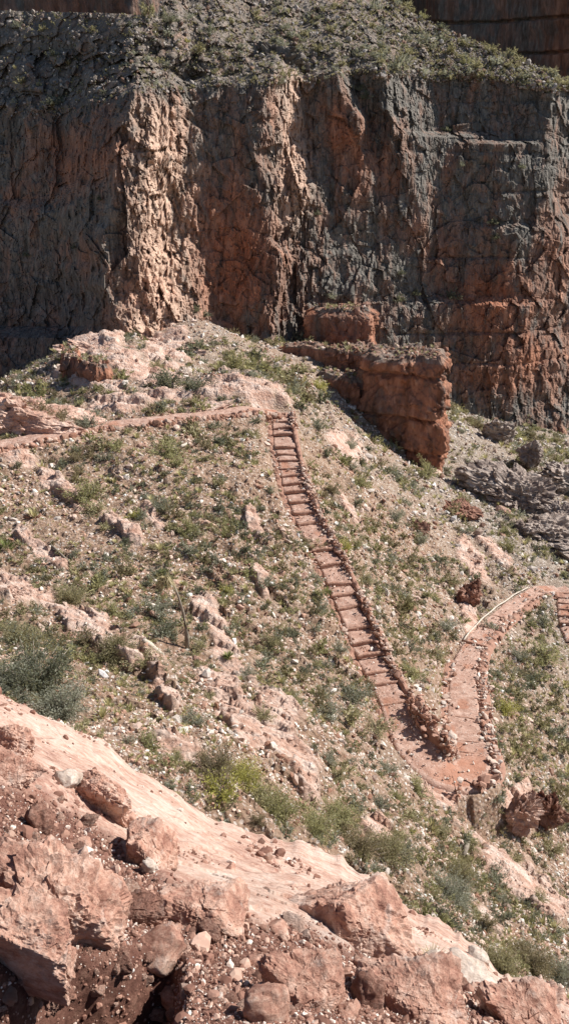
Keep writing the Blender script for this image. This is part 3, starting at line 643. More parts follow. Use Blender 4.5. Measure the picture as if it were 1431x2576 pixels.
tower('rock_tower', 'tall red flat-topped rock tower standing in front of the shaded cliff', [(915,76.6),(1000,75.5),(1070,74.6),(1108,74.3),(1116,76.5),(1117,79),(1040,79.6),(915,80)], -37, zof(1040,908,75), M_CLIFF, 101,
      ledges=[(zof(1000,948,75),.75),(zof(1000,1052,75),.8),(zof(1000,1135,75),.5)], amp=.42)
tower('rock_shoulder', 'lower red rock shoulder joined to the left foot of the rock tower', [(780,80),(860,77.8),(960,76.9),(960,80.5),(820,82.5)], -34, zof(900,962,77), M_CLIFF, 102, cat='rock outcrop', ledges=[(zof(900,1040,77),.35)], amp=.4)
tower('rock_ledge', 'long low dark rock ledge behind the tower, topped with grass', [(705,84),(800,82.5),(905,80.5),(1000,79.2),(1018,81),(960,84.5),(720,86.5)], -27, zof(900,885,82), M_CLIFF, 103, cat='rock outcrop', amp=.4)
tower('rock_block', 'rounded red block on the shaded cliff foot left of the tower', [(765,90),(840,88.5),(925,88),(940,90),(930,92.5),(770,93)], -25, zof(850,785,89), M_CLIFF, 104, cat='rock outcrop', amp=.35, topround=1.0)
tower('rock_block', 'small red square-faced block under the left cliff', [(207,60.5),(250,59.5),(286,60.2),(290,63),(212,64)], -22, zof(250,925,60), M_CLIFF, 105, cat='rock outcrop', amp=.18, ledges=())
tower('rock_block', 'dark shaded block left of the small red square-faced block', [(165,62.5),(212,62),(212,66),(168,66)], -22, zof(190,905,62), M_CLIFF, 106, cat='rock outcrop', amp=.22)
def outcrop(label, cx, cy, w, h, Y, seed, mat, dep=.8, rot=(0, 0, 0), sub=6, name='rock_outcrop', cat='rock outcrop', **k):
    a, b = rd(cx, cy); d = Y*(CP-b*SP); s = d/F
    pos = np.array([a*Y, Y, b*Y]); k['facets'] = k.get('facets', .25 if mat is M_GREYOUT else .36); k['terr'] = .10 if mat is M_GREYOUT and sub >= 5 else 0; sub = max(sub, 5); return boulder(name, label, cat, pos, (w*s/2, w*s/2*dep, h*s/2), rot, mat, seed, sub, **k)
outcrop('sunlit pink outcrop above the upper path at the left edge', 10, 1064, 450, 175, 48.6, 201, M_OUTP, .5, (0, .24, 0), 6, rough=.06, p=7, nf=9, facets=.22)
outcrop('pink rock bank right above the upper path end', 610, 1010, 190, 120, 59.5, 202, M_OUTP, .6, (0, .1, .1), 6, rough=.13, p=7)
outcrop('low pink bank above the middle of the upper path', 440, 1046, 240, 60, 54.8, 203, M_OUTP, .5, (0, -.05, .1), 5, rough=.13, p=7)
outcrop('pale rock shelf below the left sunlit buttress', 410, 895, 150, 100, 77.5, 204, M_OUTP, .6, (0, -.1, 0), 6, rough=.14, p=7, facets=.5)
outcrop('grey blocky rocks on the bench left of the dark shrubs', 290, 905, 200, 70, 72, 205, M_OUTP, .7, (0, .1, 0), 6, rough=.14, facets=.5)
outcrop('white boulder cluster on the bench beside the dark shrubs', 465, 938, 36, 30, 66.5, 206, M_PALE, .8, sub=4)
outcrop('round grey fluted boulder right of the green bush near the cliff foot', 1335, 1140, 66, 80, 79, 207, M_GREYOUT, .8, (0, .2, 0), 5, rough=.1)
outcrop('grey sloping slab at the right edge below the cliff', 1410, 1205, 130, 70, 75, 208, M_GREYOUT, .8, (0, .3, 0), 5, rough=.07)
outcrop('large reddish grey broken outcrop on the far right slope', 1295, 1255, 250, 120, 69, 209, M_GREYOUT, .7, (0, .12, 0), 6, rough=.11, p=9)
outcrop('stepped grey outcrop under the broken one at the right edge', 1350, 1355, 290, 110, 63.5, 210, M_GREYOUT, .7, (0, .05, 0), 6, rough=.11, p=9)
for i_, (cx_, cy_, w_, h_, Y_, wd_) in enumerate([(1225, 1235, 90, 46, 70, 'leftmost grey ledge under the spur by the tower'), (1260, 1325, 110, 52, 65.5, 'grey ledge rock below the left end of the big broken outcrop'), (1210, 1370, 70, 40, 60.5, 'small grey ledge above the gully bush'), (1420, 1395, 90, 44, 61.5, 'grey ledge at the edge above the dark red bank'), (1320, 1425, 90, 40, 59.5, 'low grey ledge just above the lower path end'), (1150, 1150, 60, 34, 80, 'grey rubble block right behind the tower foot')]):
    outcrop(wd_, cx_, cy_, w_, h_, Y_, 240+i_, M_GREYOUT, .7, (0, .15, 0), 5, rough=.10, facets=.30)
outcrop('brown broken rock left of the large reddish grey outcrop', 1165, 1290, 110, 60, 63, 221, M_REDOUT, .7, (0, .15, 0), 5, rough=.14)
outcrop('grey boulder pile between the two big outcrops at the far right', 1405, 1300, 110, 80, 66, 222, M_GREYOUT, .8, (0, .2, 0), 5, rough=.12, facets=.3)
outcrop('dark red bank at the right edge above the lower path bend', 1405, 1440, 130, 50, 59.5, 211, M_REDOUT, .7, (0, 0, 0), 5, rough=.12)
outcrop('red rock face on the slope above the lower path', 1185, 1495, 66, 84, 48.8, 212, M_REDOUT, .8, (0, .3, 0), 5, rough=.12)
outcrop('small red crag on the slope right of the staircase', 1058, 1335, 40, 40, 55.2, 213, M_REDOUT, .8, sub=4, rough=.15)
outcrop('squat red rock among grey rubble below the tower', 1195, 1200, 60, 34, 71, 214, M_REDOUT, .8, sub=4, rough=.1)
outcrop('grey rock spur right of the tower foot', 1250, 1090, 90, 70, 86, 215, M_GREYOUT, .8, (0, .4, 0), 5, rough=.12)
outcrop('deep red cut bank at the lower right edge', 1375, 2045, 110, 110, 28.6, 216, M_REDOUT, .6, (0, .25, 0), 6, rough=.12, p=8)
outcrop('pale grey boulder slab left of the red cut bank', 1305, 2050, 75, 120, 27.0, 217, M_OUTP, .6, (0, .45, .2), 5, rough=.09)
outcrop('sunlit red rock at the left edge above the big shrub', 35, 1500, 80, 60, 28.3, 218, M_OUTP, .8, (0, .3, 0), 5, rough=.12)
outcrop('two dark rocks right of the yellow-green bush on the far slope', 935, 1285, 46, 26, 54.0, 219, M_GREYOUT, .6, (0, .5, 0), sub=4)
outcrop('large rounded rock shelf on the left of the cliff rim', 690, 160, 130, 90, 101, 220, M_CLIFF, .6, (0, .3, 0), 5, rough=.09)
# ------------------------------------------------------------------ trail surface
for k, nm in ((1, 'upper_path'), (2, 'stair_path'), (3, 'lower_path'), (4, 'right_path')):
    p, q, w = TR[k]; step = .05; Qs = np.arange(0, q[-1], step)
    if k in RS:  # vertical drop right at each riser
        Qs = np.sort(np.concatenate([Qs]+[[r-.004, r+.004] for r in RS[k]]))
    pz = np.stack([np.interp(Qs, q, p[:, i]) for i in range(3)], 1); zz = stairz(k, Qs, pz[:, 2]); ww = np.interp(Qs, q, w)+.12*fbm(Qs*.8, Qs*0, Qs*0, 3, k)
    tg = np.gradient(np.stack([np.interp(Qs, q, p[:, i]) for i in range(2)], 1), axis=0)
    ks = 9; ker = np.ones(ks)/ks
    tg = np.stack([np.convolve(tg[:, i], ker, 'same') for i in range(2)], 1); tg /= np.linalg.norm(tg, axis=1)[:, None]+1e-9
    nrm = np.stack([-tg[:, 1], tg[:, 0]], 1)
    ac = np.linspace(-1, 1, 22); Xc = pz[:, 0:1]+nrm[:, 0:1]*ww[:, None]*ac; Yc = pz[:, 1:2]+nrm[:, 1:2]*ww[:, None]*ac
    Zc = zz[:, None]+0*Xc+.05*fbm(Xc*1.5, Yc*1.5, Xc*0, 4, 5)+.025*fbm(Xc*7, Yc*7, Xc*0, 3, 6)-.22*np.clip((np.abs(ac)-.86)/.14, 0, 1)
    wet = np.zeros(Xc.shape)
    if k == 2: wet = np.exp(-((Qs[:, None]-q[-1]+.8)/.9)**2)*(np.abs(ac) < .8)+.0
    if k == 3: wet = np.exp(-((Qs[:, None]-1.2)/1.2)**2)*(np.abs(ac) < .75)
    wet = np.clip(wet+.9*sstep(.25, .45, fbm(Xc*.9, Yc*.9, Xc*0, 2, 66)), 0, 1)*(np.abs(ac) < .7)
    TV = np.stack([Xc, Yc, Zc], -1)
    link(nm, mkmesh(nm, TV.reshape(-1, 3), gridfaces(len(Qs), 22)[:, ::-1], True, {'wet': wet.ravel()}, [M_TRAIL]), kind='structure')
def tframe(k, qq):
    p, q, w = TR[k]; c = np.array([np.interp(qq, q, p[:, i]) for i in range(3)]); a = np.array([np.interp(qq+.3, q, p[:, i]) for i in range(2)]); b_ = np.array([np.interp(qq-.3, q, p[:, i]) for i in range(2)])
    tg = a-b_; tg /= np.linalg.norm(tg)+1e-9; return c, tg, np.array([-tg[1], tg[0]]), float(np.interp(qq, q, w))
ORD = 'first second third fourth fifth sixth seventh eighth ninth tenth eleventh twelfth thirteenth fourteenth fifteenth sixteenth seventeenth eighteenth nineteenth twentieth twenty-first twenty-second twenty-third twenty-fourth twenty-fifth twenty-sixth twenty-seventh twenty-eighth'.split()
def bar(L, hw, hh, seed):
    nx = 40; an = 10; V = []
    for i in range(nx+1):
        t_ = i/nx; x = (t_-.5)*L; e = 1-.25*(abs(2*t_-1)**6)
        for j in range(an):
            a = 2*math.pi*j/an; ca, sa = math.cos(a), math.sin(a)
            sq = 1/max(abs(ca), abs(sa))**.6
            n = .16*float(vn(np.array([x*2.2+seed]), np.array([ca*1.2]), np.array([sa*1.2+seed]), seed))+.1*float(vn(np.array([x*7.+seed]), np.array([ca*2.]), np.array([sa*2.]), seed))
            V.append((x, ca*hw*sq*e*(1+n), sa*hh*sq*e*(1+n)+.05*math.sin(x*1.7+seed)))
    Fc = [(i*an+j, i*an+(j+1) % an, (i+1)*an+(j+1) % an, (i+1)*an+j) for i in range(nx) for j in range(an)]
    V.append((-L/2-.01, 0, 0)); V.append((L/2+.01, 0, 0)); a0 = len(V)-2
    for j in range(an): Fc.append((a0, (j+1) % an, j, a0)); Fc.append((a0+1, nx*an+j, nx*an+(j+1) % an, a0+1))
    F3 = []
    for f in Fc:
        if f[3] == f[0]: F3.append(f[:3])
        else: F3 += [(f[0], f[1], f[2]), (f[0], f[2], f[3])]
    return np.array(V), np.array(F3)
nm_ = {2: 'of the long staircase', 3: 'on the lower path', 4: 'of the short stairs at right edge'}
fromt = {2: 'from the top', 3: 'from the switchback', 4: 'from the top'}
for k in (2, 3, 4):
    for i, r in enumerate(RS[k]):
        hz = random.uniform(-.05, .01)
        c, tg, nn, w_ = tframe(k, r); low = k == 3
        zt = float(np.interp(r-.03, TR[k][1], TRZ[k])) if True else 0
        V, Fc = bar(2*w_*(random.uniform(.86, 1.0) if not low else .6), random.uniform(.045, .08) if not low else .035, .12 if not low else .04, i+k*40)
        o = link('trail_step', mkmesh('trail_step', V, Fc, True, mats=[M_STEP]), label=f'red rock step, {ORD[i]} {fromt[k]} {nm_[k]}', cat='step', group='rock steps '+nm_[k], loc=(c[0], c[1], float(np.interp(r, TR[k][1], TR[k][0][:, 2]))+hz+(.03 if not low else .02)))
        o.rotation_euler = (0, 0, math.atan2(nn[1], nn[0])+random.uniform(-.09, .09)); o.rotation_euler[1] = random.uniform(-.035, .035)
# ------------------------------------------------------------------ merged stones
PROTO = {s: [rockshape(s, 300+i, nf=7, p=20, rough=.05)[0] for i in range(10)] for s in (1, 2, 3)}
def stones(name, P, S, cols, sub=1, mat=M_STONES, core=None, **k):
    n = len(P); Vp = np.stack(PROTO[sub]); Fp = ICO[sub][1]; nv = Vp.shape[1]
    idx = rng.integers(0, 10, n); A = Vp[idx]*S[:, None, :]
    # random rotation
    q = rng.normal(size=(n, 4)); q[:, 1:3] *= .35; q /= np.linalg.norm(q, axis=1)[:, None]; w_, x_, y_, z_ = q.T
    R = np.stack([1-2*(y_*y_+z_*z_), 2*(x_*y_-z_*w_), 2*(x_*z_+y_*w_), 2*(x_*y_+z_*w_), 1-2*(x_*x_+z_*z_), 2*(y_*z_-x_*w_), 2*(x_*z_-y_*w_), 2*(y_*z_+x_*w_), 1-2*(x_*x_+y_*y_)], -1).reshape(n, 3, 3)
    A = np.einsum('nij,nvj->nvi', R, A)+P[:, None]
    Fc = (Fp[None]+np.arange(n)[:, None, None]*nv).reshape(-1, 3)
    C = np.repeat(np.c_[cols, np.ones(n)], nv, 0)
    A = A.reshape(-1, 3)
    if core is not None:
        cv, cf_ = core; Fc = np.vstack([Fc, np.vstack([cf_[:, [0, 1, 2]], cf_[:, [0, 2, 3]]])+len(A)]); A = np.vstack([A, cv]); C = np.vstack([C, np.tile([.34, .19, .14, 1.], (len(cv), 1))])
    return link(name, mkmesh(name, A, Fc, False, {'col': C}, [mat]), **k)
def pal(n, P_):
    P_ = np.array(P_, float); w_ = P_[:, 3]/P_[:, 3].sum(); i = rng.choice(len(P_), n, p=w_); c = P_[i, :3]
    return np.clip(c*(1+rng.normal(0, .13, (n, 1))), .02, .8)
PINK = [(.74,.68,.61,3.5),(.62,.48,.40,4),(.42,.26,.19,2.5),(.24,.125,.085,2)]
GREYP = [(.74,.70,.65,4),(.55,.50,.45,3),(.38,.30,.25,2),(.30,.19,.14,1)]
DARKP = [(.20,.10,.075,5),(.33,.19,.145,4),(.50,.34,.27,3),(.70,.60,.53,1.5)]
RIMP = [(.50,.38,.31,3),(.38,.22,.165,4),(.28,.135,.09,3),(.60,.50,.43,1)]
# loose scree over the hillside
n = 190000
fi = rng.uniform(0, NR-1.01, n); fj = rng.uniform(0, NC-1.01, n)
def bil(A, fi, fj):
    i = fi.astype(int); j = fj.astype(int); a = (fi-i)[..., None] if A.ndim == 3 else fi-i; b_ = (fj-j)[..., None] if A.ndim == 3 else fj-j
    return A[i, j]*(1-a)*(1-b_)+A[i+1, j]*a*(1-b_)+A[i, j+1]*(1-a)*b_+A[i+1, j+1]*a*b_
P = bil(HV, fi, fj); sm = bil(SM, fi, fj); dt = bil(DT, fi, fj)-bil(WT, fi, fj); gr = bil(grey, fi, fj)
ppx, ppy = proj(P)
dens = .25+.75*sstep(-.25, .2, fbm(P[:, 0]*.35, P[:, 1]*.35, P[:, 2]*0, 4, 88))
keep = (ppx > -180) & (ppx < 1600) & (ppy > 780) & (ppy < 2640) & (dt > -.9) & ~((dt < .1) & (ppx < 700) & (ppy > 1015) & (ppy < 1150)) & (rng.random(n) < np.where(dt < .03, .55, 1)*dens*(1-.9*np.clip(sm*1.3, 0, 1)))
P = P[keep]; gr = gr[keep]; m = len(P); D_ = P[:, 1]*CP-P[:, 2]*SP
sz = np.exp(rng.normal(math.log(2.6), .5, m))*D_/F*np.interp(D_, [15, 60], [1.15, .95])
S = sz[:, None]*np.stack([rng.uniform(.8, 1.5, m), rng.uniform(.7, 1.2, m), rng.uniform(.45, .9, m)], 1)
cg = pal(m, GREYP); cp_ = pal(m, PINK); ch = (rng.random(m) < gr)[:, None]
ont = dt[keep] < .03; P[:, 2] += sz*.15+np.where(ont, .17, 0); S[ont] *= .6
stones('scree_rubble', P, S, np.where(ch, cg, cp_), 1, label='loose pale and pink broken rubble covering the hillside', cat='rubble', kind='stuff')
# gravel on the foreground ledge
n = 70000; fi = fr*.86*rng.random(n)**.8; fj = rng.uniform(0, fc-1.01, n)
P = bil(FV, fi, fj); gv = bil(GR, fi, fj); ppx, ppy = proj(P)
keep = (ppx > -60) & (ppx < 1500) & (ppy < 2680) & (rng.random(n) < np.maximum(gv*1.0, .008+.35*sstep(.28, .5, fbm(P[:, 0]*1.7, P[:, 1]*1.7, P[:, 2]*0, 3, 90)))); P = P[keep]; m = len(P); D_ = P[:, 1]*CP-P[:, 2]*SP
sz = np.exp(rng.normal(math.log(3.3), .55, m))*D_/F; S = sz[:, None]*np.stack([rng.uniform(.8, 1.4, m), rng.uniform(.7, 1.2, m), rng.uniform(.5, 1., m)], 1)
P[:, 2] += sz*.3
n = 90000; fi = fr*.86*rng.random(n)**.8; fj = rng.uniform(0, fc-1.01, n); P2 = bil(FV, fi, fj); gv2 = bil(GR, fi, fj); qx2, qy2 = proj(P2)
keep = (qx2 > -20) & (qx2 < 1450) & (qy2 < 2600) & (rng.random(n) < gv2); P2 = P2[keep]; m2 = len(P2); D2 = P2[:, 1]*CP-P2[:, 2]*SP
s2 = np.exp(rng.normal(math.log(1.9), .35, m2))*D2/F; P2[:, 2] += s2*.4
stones('fine_gravel', P2, s2[:, None]*rng.uniform(.6, 1.3, (m2, 3)), pal(m2, [(.24,.12,.09,4),(.42,.27,.21,3),(.78,.70,.63,2.6)]), 1, label='tiny bright pebbles and grit strewn among the foreground boulders', cat='gravel', kind='stuff')
stones('gravel', P, S, pal(m, DARKP), 2, label='dark red gravel with pale pebbles between the foreground boulders', cat='gravel', kind='stuff')
# ------------------------------------------------------------------ stone edgings of the trail
def edging(label, k, side, qa, qb, off, H, per, size, pal_, jit=.1, name='stone_edging', cat='stone edging'):
    P = []; S = []
    for _ in range(int((qb-qa)*per)):
        qq = random.uniform(qa, qb); c, tg, nn, w_ = tframe(k, qq)
        if float(vn(np.array([qq*.9]), np.array([side*3.]), np.array([k*1.]), 8)) < -.45: continue
        if nn[0]*side < 0: nn = -nn   # side +1: towards +x (right), -1: left
        o_ = w_+off+random.gauss(0, jit); xy = c[:2]+nn*o_
        s_ = size*min(2.1, math.exp(random.gauss(-.15, .42))); h_ = random.uniform(-.12, H)
        P.append((xy[0], xy[1], c[2]+h_)); S.append((s_, s_*random.uniform(.6, 1), s_*random.uniform(.3, .6)))
    P = np.array(P); S = np.array(S); qs = np.arange(qa, qb, .12); ac = np.linspace(-1, 1, 7); rw = []
    for qq in qs:
        c, tg, nn, w_ = tframe(k, qq)
        if nn[0]*side < 0: nn = -nn
        for a_ in ac:
            o_ = w_+off+a_*(jit*1.5+.06); rw.append((c[0]+nn[0]*o_, c[1]+nn[1]*o_, c[2]-.25+(H*.7+.2)*(1-abs(a_)**3)+.06*math.sin(qq*9+a_*3)*math.sin(qq*3.1)))
    core = (np.array(rw), gridfaces(len(qs), 7))
    return stones(name, P, S, pal(len(P), pal_), 2, core=core, label=label, cat=cat)
L2 = TR[2][1][-1]; L3 = TR[3][1][-1]; L1 = TR[1][1][-1]
edging('long red stone edging wall on the right side of the long staircase', 2, 1, .3, L2-4.6, .10, .30, 75, .095, RIMP+PINK[1:3], .11, 'stone_wall', 'stone wall')
edging('thick sunlit stone wall at the switchback where both paths meet', 2, 1, L2-4.8, L2-.9, .02, .62, 170, .11, RIMP, .19, 'stone_wall', 'stone wall')
edging('loose stones along the left side of the staircase top', 2, -1, .2, 12, .14, .04, 16, .085, RIMP+PINK, .16)
edging('scattered stones along the left side of the lower staircase', 2, -1, 12, L2-.5, .14, .03, 12, .08, PINK, .16)
edging('rough red stones lining the right edge of the lower path', 3, 1, .8, 13.5, .18, .12, 34, .095, RIMP+PINK[:2], .2)
edging('pale stones lining the left edge of the lower path above the wall', 3, -1, 4.5, 12.5, .14, .10, 20, .11, PINK, .18)
edging('low stones along the right edge of the far lower path', 3, 1, 13.5, L3, .15, .08, 9, .12, PINK, .2)
edging('stones around the outer edge of the switchback', 3, 1, 0, 1.5, .1, .18, 22, .16, RIMP, .12)
# dry-stone retaining wall under the upper path (its lower, camera-facing side)
P = []; S = []
for _ in range(2600):
    qq = random.uniform(1, L1); c, tg, nn, w_ = tframe(1, qq)
    if nn[1] > 0: nn = -nn
    hgt = random.uniform(0, 1)*(1.15+.6*float(vn(np.array([qq*.4]), np.array([0.]), np.array([0.]), 3)))
    xy = c[:2]+nn*(w_+.0+hgt*.35+random.gauss(0, .05)); s_ = .15*random.uniform(.6, 1.8)
    P.append((xy[0], xy[1], c[2]-hgt)); S.append((s_, s_*.8, s_*random.uniform(.5, 1)))
stones('retaining_wall', np.array(P), np.array(S), pal(len(P), PINK[2:]+RIMP[:3]), 2, label='rough pink stone retaining wall holding up the upper path', cat='stone wall')
# pale curb timber along the far lower path, and the cross bar at its start
def tube(pts, r, n_=8):
    pts = np.array(pts, float); V = []
    for i, p_ in enumerate(pts):
        t_ = pts[min(i+1, len(pts)-1)]-pts[max(i-1, 0)]; t_ /= np.linalg.norm(t_)+1e-9; u_ = np.cross(t_, [0, 0, 1.]); 
        if np.linalg.norm(u_) < .1: u_ = np.cross(t_, [0, 1., 0])
        u_ /= np.linalg.norm(u_); v_ = np.cross(u_, t_); rr = r[i] if hasattr(r, '__len__') else r
        for j in range(n_):
            a = 2*math.pi*j/n_; V.append(p_+rr*(math.cos(a)*u_+math.sin(a)*v_))
    Fc = []
    for i in range(len(pts)-1):
        for j in range(n_):
            a, b_, c_, d_ = i*n_+j, i*n_+(j+1) % n_, (i+1)*n_+(j+1) % n_, (i+1)*n_+j; Fc += [(a, b_, c_), (a, c_, d_)]
    m_ = len(V); V += [pts[0], pts[-1]]
    for j in range(n_): Fc += [(m_, (j+1) % n_, j), (m_+1, (len(pts)-1)*n_+j, (len(pts)-1)*n_+(j+1) % n_)]
    return np.array(V), np.array(Fc)
M_WOOD = stone_mat('weathered_wood', [(.3, (.42, .36, .29)), (.6, (.60, .54, .46)), (.8, (.68, .63, .56))], 8., .01)
cp2 = []
for qq in np.linspace(15.2, L3-2.4, 30):
    c, tg, nn, w_ = tframe(3, qq)
    if nn[0] > 0: nn = -nn
    cp2.append((c[0]+nn[0]*(w_+.02), c[1]+nn[1]*(w_+.02), c[2]+.08+.03*math.sin(qq*2)))
V, Fc = tube(cp2, .05); link('trail_curb', mkmesh('trail_curb', V, Fc, mats=[M_WOOD]), label='long pale curb running up the left edge of the lower path', cat='curb')
c, tg, nn, w_ = tframe(3, 15.0)
V, Fc = tube([(c[0]-nn[0]*w_*1.3, c[1]-nn[1]*w_*1.3, c[2]+.07), (c[0], c[1], c[2]+.06), (c[0]+nn[0]*w_*1.1, c[1]+nn[1]*w_*1.1, c[2]+.08)], .07); link('water_bar', mkmesh('water_bar', V, Fc, mats=[M_STEP]), label='straight timber water bar laid across the lower path', cat='log')
# ------------------------------------------------------------------ plants
def leafmat(name, dark, mid, light, rough=.75):
    m, nt, b = newmat(name, rough, .2)
    oi = N(nt, 'ShaderNodeObjectInfo'); t_ = attrn(nt, 'tint')
    f = mth(nt, 'ADD', t_, mth(nt, 'MULTIPLY_ADD', oi.outputs['Random'], .3, -.15), clamp=True)
    c = ramp(nt, f, [(0., dark), (.5, mid), (1., light)])
    nt.links.new(c, b.inputs['Base Color'])
    tl = N(nt, 'ShaderNodeBsdfTranslucent'); nt.links.new(mix(nt, .35, c, (.46, .42, .19)), tl.inputs[0]); ms = N(nt, 'ShaderNodeMixShader'); ms.inputs[0].default_value = .38
    nt.links.new(b.outputs[0], ms.inputs[1]); nt.links.new(tl.outputs[0], ms.inputs[2]); nt.links.new(ms.outputs[0], nt.nodes['Material Output'].inputs[0])
    return m
LM = {'sage': leafmat('sage_leaves', (.14,.145,.11), (.31,.315,.245), (.50,.50,.41)),
      'green': leafmat('green_leaves', (.17,.165,.075), (.35,.335,.165), (.52,.50,.29)),
      'yellow': leafmat('yellow_leaves', (.24,.23,.05), (.44,.42,.12), (.60,.56,.20)),
      'olive': leafmat('olive_leaves', (.17,.15,.08), (.36,.325,.185), (.54,.50,.32)),
      'dry': leafmat('dry_twigs', (.13,.10,.06), (.26,.21,.13), (.42,.36,.24)),
      'dark': leafmat('dark_leaves', (.075,.08,.06), (.175,.185,.13), (.31,.32,.24)),
      'yucca': leafmat('yucca_blades', (.08,.11,.03), (.20,.24,.08), (.38,.40,.18)),
      'straw': leafmat('straw_blades', (.28, .22, .12), (.48, .40, .24), (.64, .56, .38)),
      'grass': leafmat('grass_blades', (.28,.25,.12), (.49,.445,.22), (.66,.60,.36))}
M_STEM = stone_mat('shrub_stem', [(.3, (.15, .12, .095)), (.6, (.30, .26, .21)), (.8, (.42, .38, .33))], 8., .005)
LOOK = {'sage': 'grey-green', 'green': 'green', 'yellow': 'yellow-green', 'olive': 'olive', 'dry': 'brown', 'dark': 'dark'}
def shrubproto(kind, seed, leaves=900, stems=34, leafs=.05, height=.85):
    r = np.random.default_rng(seed)
    th = r.uniform(0, 2*np.pi, stems); el = np.arccos(r.uniform(.12, 1, stems))
    D = np.stack([np.sin(el)*np.cos(th), np.sin(el)*np.sin(th), np.cos(el)*height], 1)
    # lobes: uneven outline
    L = r.uniform(.55, 1.05, stems)*(1+.22*np.sin(th*2+seed)+.15*np.sin(th*3+seed*2))
    bend = r.normal(0, .16, (stems, 3)); bend[:, 2] = .10
    k = r.integers(0, stems, leaves); t_ = r.beta(2.6, 1.25, leaves)
    pos = D[k]*(L[k]*t_)[:, None]+bend[k]*(t_**2)[:, None]+r.normal(0, .065, (leaves, 3))*(.5+t_[:, None])
    pos[:, 2] = np.maximum(pos[:, 2], .02)
    ax = D[k]+r.normal(0, .55, (leaves, 3)); ax /= np.linalg.norm(ax, axis=1)[:, None]
    sd_ = np.cross(ax, r.normal(size=(leaves, 3))); sd_ /= np.linalg.norm(sd_, axis=1)[:, None]+1e-9
    ln = leafs*r.uniform(.7, 1.7, leaves)[:, None]; wd = leafs*r.uniform(.34, .62, leaves)[:, None]
    V = np.stack([pos-sd_*wd, pos+sd_*wd, pos+ax*ln*1.6], 1).reshape(-1, 3); Fc = np.arange(leaves*3).reshape(-1, 3)
    clump = r.uniform(-.22, .22, stems)
    tint = np.clip(.45+clump[k]+r.normal(0, .17, leaves), 0, 1)
    tint = np.repeat(tint, 3)
    SV = []; SF = []; o = 0
    for i in range(stems):
        tt = np.linspace(0, .82, 4)[:, None]; pts = D[i]*L[i]*tt+bend[i]*tt**2; pts[0, 2] -= .05
        v, f = tube(pts, np.linspace(.022, .006, 4), 3); SV.append(v); SF.append(f+o); o += len(v)
    return (V, Fc, tint), (np.vstack(SV), np.vstack(SF))
def bladeproto(seed, n_=60, wid=.03, up=.2, curl=.25, zmin=.1):
    r = np.random.default_rng(seed); th = r.uniform(0, 2*np.pi, n_); el = np.arccos(r.uniform(zmin, 1, n_))
    D = np.stack([np.sin(el)*np.cos(th), np.sin(el)*np.sin(th), np.cos(el)+up], 1); D /= np.linalg.norm(D, axis=1)[:, None]
    L = r.uniform(.7, 1.05, n_)[:, None]; sd_ = np.cross(D, [0, 0, 1.]); sd_ /= np.linalg.norm(sd_, axis=1)[:, None]+1e-9
    z = np.array([0, 0, 1.]); mid = D*L*.55; tip = D*L-z*curl*L
    V = np.stack([-sd_*wid*.6+0*mid, sd_*wid*.6+0*mid, mid+sd_*wid, mid-sd_*wid, tip], 1).reshape(-1, 3)
    b_ = np.arange(n_)[:, None]*5; Fc = np.concatenate([b_+[0, 1, 2], b_+[0, 2, 3], b_+[3, 2, 4]]); tint = np.repeat(np.clip(r.normal(.5, .2, n_), 0, 1), 5)
    return V, Fc, tint
PR = {}
for kd in LOOK:
    for v_ in range(2):
        for size_, (lv, stn, lf) in {'big': (7500, 90, .03), 'mid': (1300, 36, .055), 'small': (380, 18, .10)}.items():
            (V, Fc, tint), (SV, SF) = shrubproto(kd, hash((kd, v_)) % 991 if False else (sum(map(ord, kd))*7+v_*13+lv) % 991, lv, stn, lf, {'dry': 1.0, 'green': .8}.get(kd, .85))
            PR[kd, v_, size_] = (mkmesh('foliage', V, Fc, False, {'tint': tint}, [LM[kd]]), mkmesh('stems', SV, SF, True, mats=[M_STEM]), (V, Fc, tint))
REG = []
def region(px, py):
    sx = np.interp(py, [1040, 1250, 1400, 1560, 1765, 1950], [705, 755, 820, 895, 990, 1130])
    tx = np.interp(py, [1475, 1625, 1700, 1915], [1350, 1190, 1165, 1190])
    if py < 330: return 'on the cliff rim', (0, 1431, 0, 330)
    if py < 830 or (px > 700 and py < 1000): return 'on the shaded cliff', (0, 1431, 330, 1000)
    if py < 1040 and px <= 720: return 'above the upper path', (0, 720, 830, 1040)
    if px < sx: return ('left of the staircase', (0, 900, 1040, 2050)) if py < 1960 else ('below the switchback', (500, 1431, 1960, 2560))
    if py < 1475: return 'right of the staircase', (700, 1431, 1000, 1475)
    if py >= 1960: return 'below the switchback', (500, 1431, 1960, 2560)
    if px < tx: return 'between staircase and lower path', (750, 1350, 1475, 1960)
    return 'right of the lower path', (1180, 1431, 1475, 1960)
def cellof(px, py):
    r_, (a, b_, c, d) = region(px, py); u_ = (px-a)/(b_-a); v_ = (py-c)/(d-c)
    vv = 'upper' if v_ < .25 else 'mid-upper' if v_ < .5 else 'mid-lower' if v_ < .75 else 'lower'
    hh = 'far left' if u_ < .25 else 'left' if u_ < .5 else 'right' if u_ < .75 else 'far right'
    return r_, vv, hh
